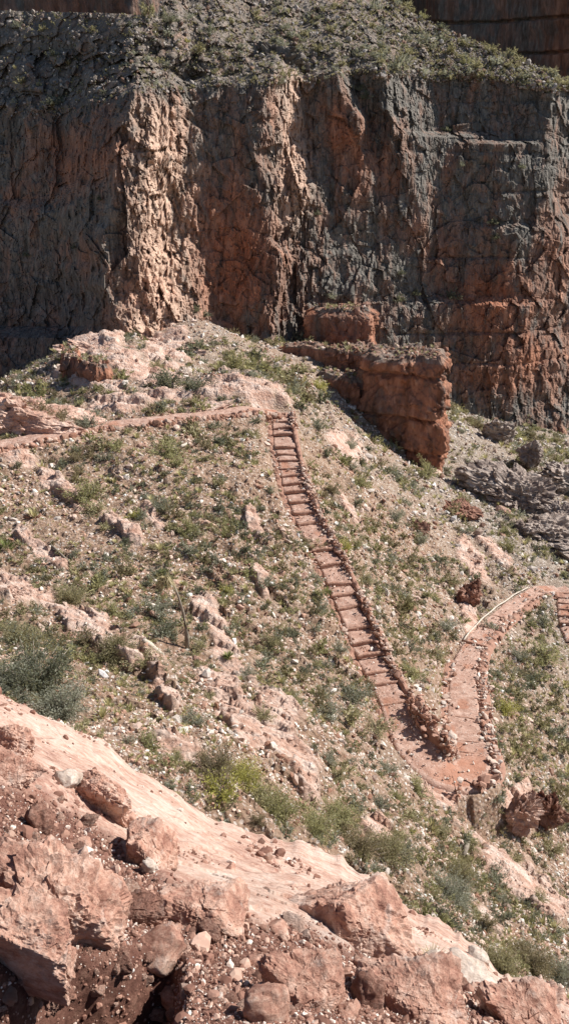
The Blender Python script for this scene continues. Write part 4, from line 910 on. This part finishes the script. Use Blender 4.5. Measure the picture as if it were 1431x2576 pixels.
def place_shrub(pos, px, py, wpx, kd, label=None, squash=1.):
    D_ = pos[1]*CP-pos[2]*SP; R_ = wpx*D_/F/2*(1.3 if wpx < 140 else 1.0); size_ = 'big' if wpx > 95 else 'mid' if wpx > 42 else 'small'
    v_ = random.randint(0, 1); fm, sm_, _ = PR[kd, v_, size_]
    if wpx > 40:
        o = bpy.data.objects.new('shrub', None); COL.objects.link(o); o.empty_display_size = .1
        f = link('foliage', fm, o); s_ = link('stems', sm_, o)
    else:
        o = link('shrub', fm)
    o.location = (pos[0], pos[1], pos[2]-.03*R_); o.rotation_euler = (0, 0, random.uniform(0, 6.28)); o.scale = (R_*random.uniform(.9, 1.1), R_*random.uniform(.9, 1.1), R_*random.uniform(.85, 1.15)*squash)
    o['category'] = 'shrub'
    if label: o['label'] = label
    sw = 'tiny' if wpx < 24 else 'small' if wpx < 36 else 'medium' if wpx < 60 else 'large'
    REG.append((o, px, py, sw, LOOK[kd], bool(label)))
    return o
KEY = [(100,1015,80,'dry','brown dry shrub on top of the sunlit outcrop at the left edge'),(25,1005,70,'dry','brown shrub at the very left edge on the sunlit outcrop'),(155,1035,60,'dry',None),(220,1068,62,'sage','grey-green shrub at the left end of the upper path'),
(420,945,90,'dark','largest dark shrub on the bench above the upper path'),(395,925,50,'olive',None),(500,972,58,'dark','dark round shrub on the bench, right of the largest one'),(590,915,80,'green','bright green low shrub on the bench above the upper path'),
(430,1125,90,'green','bright green bushy shrub just under the upper path'),(265,1145,42,'sage',None),(190,1140,44,'dry',None),(195,1180,40,'dry',None),(445,1175,40,'green',None),
(860,1375,56,'yellow','yellow-green bush on the right side of the staircase'),(895,1360,50,'green',None),(915,1440,52,'olive',None),(1265,1785,66,'yellow','bright yellow bush right of the lower path'),
(1032,1695,66,'green','green bush right of the staircase near its lower part'),(885,1745,90,'sage','large grey-green shrub touching the left side of the staircase'),(925,1700,60,'dry',None),(945,1830,70,'olive','olive shrub with a bare base left of the lower staircase'),
(85,1655,260,'dark','huge dark green shrub at the left edge above the foreground ledge'),(150,1730,190,'sage','greyish twiggy half of the huge shrub mass at the left edge'),(60,1590,150,'olive','olive shrub behind the huge dark shrub at the left edge'),(20,1700,110,'sage',None),
(540,1905,160,'dry','tall straw-coloured bush at the rim of the foreground slab'),(600,1940,110,'yellow',None),(555,1990,95,'yellow',None),(690,2005,130,'green','yellow-green bush right of the straw-coloured bush on the slab rim'),(640,1985,90,'olive',None),
(790,2060,110,'green','deep green feathery shrub behind the slab rim'),(850,2040,100,'green',None),(905,2120,120,'dry','brown-green twiggy shrub behind the slab rim at centre right'),(970,2130,120,'olive',None),(1010,2160,80,'sage',None),(650,2085,50,'dry',None),
(1135,2225,150,'sage','big silvery twiggy shrub on the lower right slope'),(1150,2180,110,'olive',None),(1120,2290,90,'dark',None),(1250,2420,110,'olive','olive shrub behind the slab rim near the bottom right'),(1330,2420,100,'dry','brown twiggy shrub at the lower right corner'),(1400,2430,110,'sage',None),(1300,2390,80,'dry',None),
(1365,1640,90,'green','dark green bush on the scree at the right edge'),(1300,1650,52,'sage',None),(1340,1690,56,'dark',None),(1365,1560,36,'sage',None),(175,1490,100,'olive','olive bush on the slope left of the dead yucca'),(220,1240,90,'green','green-yellow bush under the left end of the upper path'),(245,1275,70,'olive',None),
(300,1660,100,'olive',None),(365,1690,80,'olive',None),(220,1630,80,'dry',None),(700,1562,42,'green',None),(815,1660,46,'sage',None),(850,1950,56,'olive',None),(730,1740,44,'olive',None),(665,1815,50,'olive','small olive shrub in the dark hollow of a pink slab'),
(665,1480,40,'sage',None),(610,1390,42,'dark',None),(540,1410,40,'sage',None),(470,1390,40,'sage',None),(400,1540,80,'sage','grey-green shrub beside the dead yucca stem'),(420,1590,60,'dark',None),(290,1545,60,'green',None),(1095,1640,46,'olive',None),(1120,1570,56,'sage',None),(1100,1600,40,'dark',None),
(790,1345,44,'olive',None),(760,1335,44,'sage',None),(795,1450,36,'sage',None),(805,1530,44,'sage',None),(850,1620,50,'sage',None),(1275,1375,60,'green','deep green bush in the gully beside the grey outcrop'),(1270,1330,50,'green',None),(1190,1455,36,'dark','dark shrub on top of the red rock face above the lower path'),(1070,1185,60,'green','green bush at the foot of the rock tower'),
(1285,1090,50,'green',None),(1240,1165,46,'green',None),(1160,1265,50,'green',None),(900,1215,60,'green',None),(880,1120,46,'sage',None),(800,1075,46,'sage',None),(1235,1590,40,'sage',None),(1380,2130,70,'olive',None),(1400,2080,50,'olive',None),(1290,2160,60,'olive',None),
(1000,2010,46,'green',None),(1050,1985,60,'green',None),(1040,2060,60,'olive',None),(1005,2105,46,'green',None),(1100,2080,50,'olive',None),(1260,2260,50,'sage',None),(1240,2190,70,'sage',None),(1350,2270,44,'olive',None),(1225,2330,60,'dry',None),(1180,2130,44,'olive',None),
(830,1790,60,'sage',None),(480,1800,70,'sage','silvery shrub on the dark soil above the slab'),(375,1840,80,'green','green tufty shrub near the rim of the foreground slab'),(185,1825,60,'green',None),(590,1560,40,'olive',None),(620,1700,44,'sage',None),(330,1440,40,'olive',None),(430,1330,40,'olive',None),(520,1120,36,'dry',None),(640,1100,40,'olive',None)]
kp = [k for k in KEY]; pts = ray_hit([k[0] for k in kp], [k[1]+k[2]*.28 for k in kp], 8.8)
for kk, p_ in zip(kp, pts):
    if kk[1] < 1050 and kk[0] < 170: p_ = P3(kk[0], kk[1]+kk[2]*.5, 48.4)
    place_shrub(p_, kk[0], kk[1], kk[2], kk[3], kk[4])
# rim and ledge shrubs on the cliff
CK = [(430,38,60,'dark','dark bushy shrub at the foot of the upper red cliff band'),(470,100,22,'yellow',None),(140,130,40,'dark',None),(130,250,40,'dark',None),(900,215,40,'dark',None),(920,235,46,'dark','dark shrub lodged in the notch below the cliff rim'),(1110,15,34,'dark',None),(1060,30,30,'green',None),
(700,25,34,'dark',None),(800,40,30,'dark',None),(530,70,30,'dark',None),(590,50,26,'olive',None),(850,108,34,'dark',None),(960,110,40,'dark',None),(1020,90,34,'sage',None),(1000,140,30,'olive',None),(1170,150,40,'green',None),(1230,120,34,'olive',None),(1300,160,30,'olive',None),(870,60,26,'dark',None),(760,95,30,'dark',None),(640,30,26,'olive',None),(1110,95,30,'dark',None),(720,65,26,'sage',None),(930,60,28,'olive',None),(50,60,34,'sage',None),(230,70,30,'olive',None),(330,60,26,'dark',None),
(190,615,28,'dark',None),(65,635,30,'dark',None),(250,495,26,'dark',None),(830,735,50,'sage','grey-green shrub on the ledge above the rounded red block'),(1000,745,40,'dark',None),(1130,735,50,'dark','dark shrub on the ledge at the middle of the cliff'),(1045,730,36,'dark',None),(1240,550,40,'dark',None),(1240,590,30,'dark',None),(1120,320,34,'dark',None),(800,530,30,'dark',None),(1010,680,30,'dark',None),(1160,410,26,'sage',None),(490,770,40,'dark',None),(520,785,34,'dark',None),(1310,415,26,'dark',None)]
for cx, cy, w_, kd, lab in CK:
    p_ = cliffY(cx, cy+w_*.3); place_shrub(p_+np.array([0, -.3, 0]), cx, cy, w_*.78, kd, lab)
# the rest of the countable shrubs
def hill_samples(n_, mind):
    fi = rng.uniform(0, NR-1.01, n_); fj = rng.uniform(0, NC-1.01, n_); P = bil(HV, fi, fj); sm = bil(SM, fi, fj); dt = bil(DT, fi, fj)-bil(WT, fi, fj); px, py = proj(P)
    rim = np.interp(px, [a for a, b_, c in EDG], [b_ for a, b_, c in EDG])
    k = (px > -120) & (px < 1550) & (py > 840) & (py < rim+60) & (dt > mind) & (sm < .35)
    return P[k], px[k], py[k]
P, px, py = hill_samples(30000, .5); cnt = 0; occ = [(k[0], k[1], k[2]) for k in KEY]
for i in range(len(P)):
    if cnt >= 190: break
    if not (0 < px[i] < 1431 and py[i] < 2300) : continue
    w_ = min(62, 22+random.expovariate(1/11.))
    if any(abs(px[i]-a) < (w_+c)*.42 and abs(py[i]-b_) < (w_+c)*.36 for a, b_, c in occ): continue
    gq = 1/(1+math.exp(-(px[i]-850)/150)); kd = random.choices(['sage', 'olive', 'green', 'dark', 'dry', 'yellow'], [2+4*gq, 4-2*gq, 2.5, 1.5, 1.2, .35])[0]
    occ.append((px[i], py[i], w_)); place_shrub(P[i], px[i], py[i], w_, kd); cnt += 1
groups = {}
for (o, px_, py_, sw, lk, has) in REG:
    r_, vv_, hh_ = cellof(px_, py_); o['group'] = 'shrubs '+r_
    if not has: groups.setdefault((r_, vv_, hh_, sw, lk), []).append((px_, o))
for (r_, vv_, hh_, sw, lk), L in groups.items():
    L.sort(key=lambda t_: t_[0]); n_ = len(L)
    for i, (_, o) in enumerate(L):
        nw = {2: 'two', 3: 'three', 4: 'four', 5: 'five', 6: 'six', 7: 'seven', 8: 'eight'}.get(n_, 'several')
        od = '' if n_ == 1 else f' {ORD[i]} from left of {nw}'
        o['label'] = f'{sw} {lk} shrub{od} {vv_} {hh_} {r_}'.replace(', upper', ', upper')
# yuccas
def yucca(px_, py_, w_, lab, kd='yucca'):
    p_ = ray_hit([px_], [py_+w_*.25], 8.8)[0]; D_ = p_[1]*CP-p_[2]*SP; R_ = w_*D_/F/2
    V, Fc, t_ = bladeproto(px_, 90, .035, .15, .02); o = link('yucca', mkmesh('yucca', V*R_, Fc, False, {'tint': t_}, [LM[kd]]), label=lab, cat='yucca', loc=tuple(p_)); return p_, R_
yucca(20, 1388, 74, 'spiky bright green yucca at the left edge of the slope')
yucca(412, 1440, 44, 'small green yucca just above the dead yucca head')
yucca(575, 1645, 48, 'green yucca between the dead yucca and the pink slab')
yucca(822, 1452, 48, 'spiky olive yucca beside the left side of the staircase')
yucca(1262, 1790, 30, 'small spiky plant under the bright yellow bush')
# dead yucca: stalk with a collapsed dry head
pb = ray_hit([470], [1632], 8.8)[0]; r0 = pb.copy()
def above(px_, py_, Y): return P3(px_, py_, Y)
yk = pb[1]
dy = bpy.data.objects.new('dead_yucca', None); COL.objects.link(dy); dy['label'] = 'dead yucca with a tall grey leaning stem and straw-coloured drooping head'; dy['category'] = 'yucca'; dy.location = tuple(pb)
pts = [above(472, 1640, yk)-pb, above(471, 1600, yk)-pb, above(462, 1545, yk+.1)-pb, above(449, 1500, yk+.2)-pb, above(436, 1468, yk+.3)-pb]
V, Fc = tube(pts, [.08, .10, .06, .045, .035], 8); link('stem', mkmesh('stem', V, Fc, mats=[M_STEM]), dy)
V, Fc, t_ = bladeproto(5, 130, .05, .1, .8, -.4); h_ = above(424, 1455, yk+.3)-pb
link('dry_head', mkmesh('dry_head', V*[.5, .4, .42]+h_-np.array([.12, 0, .12]), Fc, False, {'tint': t_}, [LM['straw']]), dy)
# fallen logs
for (a, b_, r_, lab) in [((368, 1676), (412, 1664), .11, 'short white fallen log on the slope left of the slab'), ((128, 1385), (180, 1440), .06, 'thin brown dead branch lying on the slope near the left yucca'), ((455, 1128), (470, 1122), .10, 'small white log beside the green bush under the upper path'), ((1180, 2110), (1165, 2160), .12, 'brown dead stump sticking up on the lower right slope')]:
    q0 = ray_hit([a[0]], [a[1]])[0]; q1 = ray_hit([b_[0]], [b_[1]])[0]; q0[2] += .12; q1[2] += .14
    V, Fc = tube([q0, q0*.7+q1*.3+[0, 0, .03], q0*.4+q1*.6, q1], [r_*.8, r_, r_*.9, r_*.6], 8); link('fallen_log', mkmesh('fallen_log', V, Fc, mats=[M_WOOD if 'white' in lab else M_STEM]), label=lab, cat='log')
# small brush and grass tufts: nobody could count these
def scatter(name, P, R_, protos, label, cat, mats, sq=1.):
    Vs = []; Fs = []; Ts = []; Ms = []; o = 0
    idx = rng.integers(0, len(protos), len(P)); an = rng.uniform(0, 6.28, len(P))
    for q, (V, Fc, tint, mi) in enumerate(protos):
        s_ = np.where(idx == q)[0]
        if not len(s_): continue
        c, s = np.cos(an[s_]), np.sin(an[s_]); X_ = V[None, :, 0]*c[:, None]-V[None, :, 1]*s[:, None]; Y_ = V[None, :, 0]*s[:, None]+V[None, :, 1]*c[:, None]
        A = np.stack([X_, Y_, np.repeat(V[None, :, 2], len(s_), 0)*sq], -1)*R_[s_][:, None, None]+P[s_][:, None]
        Vs.append(A.reshape(-1, 3)); Fs.append((Fc[None]+(np.arange(len(s_))*len(V))[:, None, None]).reshape(-1, 3)+o); o += len(s_)*len(V)
        Ts.append(np.clip(np.tile(tint, len(s_))+np.repeat(rng.normal(0, .15, len(s_)), len(V)), 0, 1)); Ms.append(np.full(len(s_)*len(Fc), mi))
    return link(name, mkmesh(name, np.vstack(Vs), np.vstack(Fs), False, {'tint': np.concatenate(Ts)}, mats, np.concatenate(Ms)), label=label, cat=cat, kind='stuff')
gp = [(*bladeproto(i, 22, .05, .7, .12), 0) for i in range(5)]
P, px, py = hill_samples(46000, .12); dn = sstep(-.35, .25, fbm(P[:, 0]*.3, P[:, 1]*.3, P[:, 2]*0, 4, 33)); k = rng.random(len(P)) < dn*.62; P = P[k][:13500]
D_ = P[:, 1]*CP-P[:, 2]*SP; scatter('grass', P, np.exp(rng.normal(math.log(9.5), .42, len(P)))*D_/F, gp, 'yellow-green bunch grass tufts scattered over the whole hillside', 'grass', [LM['grass']])
ks = ['sage', 'olive', 'green', 'dark', 'dry']
bp = []
for i, kd in enumerate(ks):
    for v_ in range(2):
        (V, Fc, tint), _ = shrubproto(kd, 40+i*3+v_, 150, 12, .15); bp.append((V, Fc, tint, i))
P, px, py = hill_samples(58000, .3); k = rng.random(len(P)) < sstep(-.45, .3, fbm(P[:, 0]*.22+9, P[:, 1]*.22, P[:, 2]*0, 4, 35)); P = P[k][:9000]; D_ = P[:, 1]*CP-P[:, 2]*SP
wr = np.exp(rng.normal(math.log(9.), .5, len(P)))*D_/F
scatter('low_brush', P, wr, bp, 'low grey-green and olive brush scattered over the whole hillside', 'brush', [LM[k] for k in ks])
# upper slope above the cliff: tufts, brush, stones; tufts and stones coloured darker for its weak sun
n = 20000; qx = rng.uniform(-100, 1500, n); tl = np.interp(qx, gpx, top); ll = np.interp(qx, gpx, lipv); qy = tl+(ll+25-tl)*rng.random(n)
P = cliffY(qx, qy)+0; kk = (qy > -60) & (rng.random(n) < np.interp(qx, [300, 600], [.35, 1])); P = P[kk]; m = len(P); D_ = P[:, 1]*CP-P[:, 2]*SP; P = P[:, :]+rng.normal(0, .25, (m, 3))*[1, 1, 0]
h = int(m*.5)
scatter('rim_grass', P[:h], np.exp(rng.normal(math.log(4.6), .4, h))*D_[:h]/F, [(*bladeproto(i, 22, .06, .6, .12), 0) for i in range(4)], 'yellowish bunch grass dotting the slope above the cliff', 'grass', [LM['olive']])
scatter('rim_brush', P[h:h+700], np.exp(rng.normal(math.log(9.), .45, 700))*D_[h:h+700]/F, [q_ for q_ in bp if q_[3] in (0, 1)], 'dark low brush on the slope above the cliff', 'brush', [LM[k] for k in ks])
Q = P[h+700:]; mm = len(Q); sz = np.exp(rng.normal(math.log(2.4), .45, mm))*D_[h+700:]/F
stones('rim_rubble', Q, sz[:, None]*rng.uniform(.6, 1.4, (mm, 3)), pal(mm, GREYP)*.6, 1, label='grey loose stones on the slope above the cliff', cat='rubble', kind='stuff')  # stone palette dimmed to paint the weaker sunlight on this slope
TP = np.vstack(TOPS); ii = rng.integers(0, len(TP), 1500); TPp = TP[ii]+rng.normal(0, .12, (1500, 3))*[1, 1, .2]; D_ = TPp[:, 1]*CP-TPp[:, 2]*SP
scatter('ledge_grass', TPp[:500], np.exp(rng.normal(math.log(7.), .4, 500))*D_[:500]/F, gp, 'olive tufts growing on the flat tops of the red rock blocks', 'grass', [LM['olive']])
sz = np.exp(rng.normal(math.log(3.), .5, 1000))*D_[500:]/F; stones('ledge_rubble', TPp[500:], sz[:, None]*rng.uniform(.6, 1.4, (1000, 3)), pal(1000, RIMP)*.85, 1, label='small loose stones lying on the tops of the red rock blocks', cat='rubble', kind='stuff')
# countable rocks on the hillside
P, px, py = hill_samples(20000, .3); RR = []; occ = []
for i in range(len(P)):
    if len(RR) >= 150: break
    if not (0 < px[i] < 1431 and py[i] < 2250): continue
    w_ = min(34, 9+random.expovariate(1/5.))
    if random.random() > .5: w_ = min(w_, 17)
    if any(abs(px[i]-a) < 18 and abs(py[i]-b_) < 14 for a, b_ in occ): continue
    occ.append((px[i], py[i])); s_ = w_*(P[i][1]*CP-P[i][2]*SP)/F/2; pale = random.random() < .35 and w_ < 19
    RR.append((px[i], py[i], w_, P[i], s_, pale))
rm = [mkmesh('rock', rockshape(3, 500+i, nf=9, p=12, rough=.05)[0], ICO[3][1], False, mats=[M_PALE]) for i in range(6)]+[mkmesh('rock', rockshape(3, 510+i, nf=9, p=12, rough=.05)[0], ICO[3][1], False, mats=[M_OUTP]) for i in range(6)]
groups = {}
for (px_, py_, w_, p_, s_, pale) in RR:
    o = link('rock', rm[random.randint(0, 5)+(0 if pale else 6)], cat='rock', loc=(p_[0], p_[1], p_[2]+s_*.15)); o.scale = (s_*1.15, s_*.8, s_*.7); o.rotation_euler = (random.uniform(-.3, .3), .45+random.uniform(-.3, .3), random.uniform(0, 6.28))
    r_, vv_, hh_ = cellof(px_, py_); o['group'] = 'rocks '+r_; groups.setdefault((r_, vv_, hh_, 'pale' if pale else 'pink'), []).append((px_, o))
for (r_, vv_, hh_, lk), L in groups.items():
    L.sort(key=lambda t_: t_[0]); n_ = len(L)
    for i, (_, o) in enumerate(L):
        nw = {2: 'two', 3: 'three', 4: 'four', 5: 'five', 6: 'six', 7: 'seven', 8: 'eight'}.get(n_, 'several'); od = '' if n_ == 1 else f' {ORD[i]} from left of {nw}'
        o['label'] = f'{lk} rock{od} {vv_} {hh_} {r_}'
# smaller rocks of the foreground, each one countable
fgm = [mkmesh('rock', rockshape(4, 600+i, nf=9, p=16, rough=.07, facets=.12)[0], ICO[4][1], False, mats=[[M_BOULDER, M_DKBOULD, M_OUTP][i % 3]]) for i in range(9)]
groups = {}; tries = 0; n_ok = 0
lim_ = lambda x_: np.interp(x_, [0, 120, 200, 300, 420, 560, 660, 740, 880, 1020, 1200, 1431], [1950, 1985, 2040, 2120, 2215, 2265, 2330, 2300, 2365, 2400, 2450, 2570])
while n_ok < 110 and tries < 900:
    tries += 1; px_ = random.uniform(5, 1300); py_ = random.uniform(1960, 2570)
    if py_ < lim_(px_)-(30 if random.random() < .25 else -8): continue
    p_ = ghit(px_, py_); w_ = min(70, 14+random.expovariate(1/13.)); s_ = w_*(p_[1]*CP-p_[2]*SP)/F/2; t_ = random.randint(0, 8)
    o = link('rock', fgm[t_], cat='rock', group='rocks in the foreground gravel', loc=(p_[0], p_[1], p_[2]+s_*.12)); o.scale = (s_*1.15, s_*.9, s_*.75); o.rotation_euler = (random.uniform(-.3, .3), random.uniform(-.3, .3), random.uniform(0, 6.28)); n_ok += 1
    sw = 'small' if w_ < 24 else 'medium' if w_ < 40 else 'large'; lk = ['red', 'dark', 'pink'][t_ % 3]
    hh_ = ['far left', 'left', 'centre', 'right', 'far right'][int(px_/261)]; vv_ = ['top', 'upper', 'middle', 'lower', 'bottom'][min(4, int((py_-1960)/125))]
    groups.setdefault((sw, lk, hh_, vv_), []).append((px_, o))
for (sw, lk, hh_, vv_), L in groups.items():
    L.sort(key=lambda t_: t_[0]); n_ = len(L)
    for i, (_, o) in enumerate(L):
        nw = {2: 'two', 3: 'three', 4: 'four', 5: 'five', 6: 'six', 7: 'seven', 8: 'eight'}.get(n_, 'several'); od = '' if n_ == 1 else f' {ORD[i]} from left of {nw}'
        o['label'] = f'{sw} {lk} rock{od} {vv_} {hh_} of foreground gravel'
# grass tuft on the foreground ledge
p_ = ghit(1085, 2425); V, Fc, t_ = bladeproto(9, 70, .012, .7, .2)
link('grass_tuft', mkmesh('grass_tuft', V*.16, Fc, False, {'tint': t_}, [LM['grass']]), label='dry yellow grass tuft growing on the foreground ledge', cat='grass tuft', loc=tuple(p_))
# ------------------------------------------------------------------ camera, sky, sun
cam = bpy.data.cameras.new('camera'); co = bpy.data.objects.new('camera', cam); COL.objects.link(co)
co.location = (0, 0, 0); co.rotation_euler = (math.radians(90)-PITCH, 0, 0)
cam.sensor_fit = 'VERTICAL'; cam.angle_y = 2*math.atan(1288/F); cam.clip_end = 2000; cam.clip_start = .05
SC.camera = co
AZ = math.radians(72); EL = math.radians(41)
w = bpy.data.worlds.new('World'); SC.world = w; w.use_nodes = True; wt = w.node_tree
sky = N(wt, 'ShaderNodeTexSky', sky_type='NISHITA', sun_disc=False); sky.sun_elevation = EL; sky.sun_rotation = AZ; sky.altitude = 1500
bg = wt.nodes['Background']; wt.links.new(sky.outputs[0], bg.inputs[0]); bg.inputs[1].default_value = .057
sd = bpy.data.lights.new('sun', 'SUN'); sd.energy = 4.6; sd.angle = math.radians(.5); sd.color = (1, .955, .89)
so = bpy.data.objects.new('sun', sd); COL.objects.link(so)
from mathutils import Vector
sv = Vector((math.sin(AZ)*math.cos(EL), math.cos(AZ)*math.cos(EL), math.sin(EL)))
so.rotation_euler = sv.to_track_quat('Z', 'Y').to_euler(); so.location = sv*60
SC.view_settings.view_transform = 'Standard'; SC.view_settings.look = 'None'; SC.view_settings.gamma = 1; SC.view_settings.exposure = .70
SC.cycles.max_bounces = 5; SC.cycles.diffuse_bounces = 3
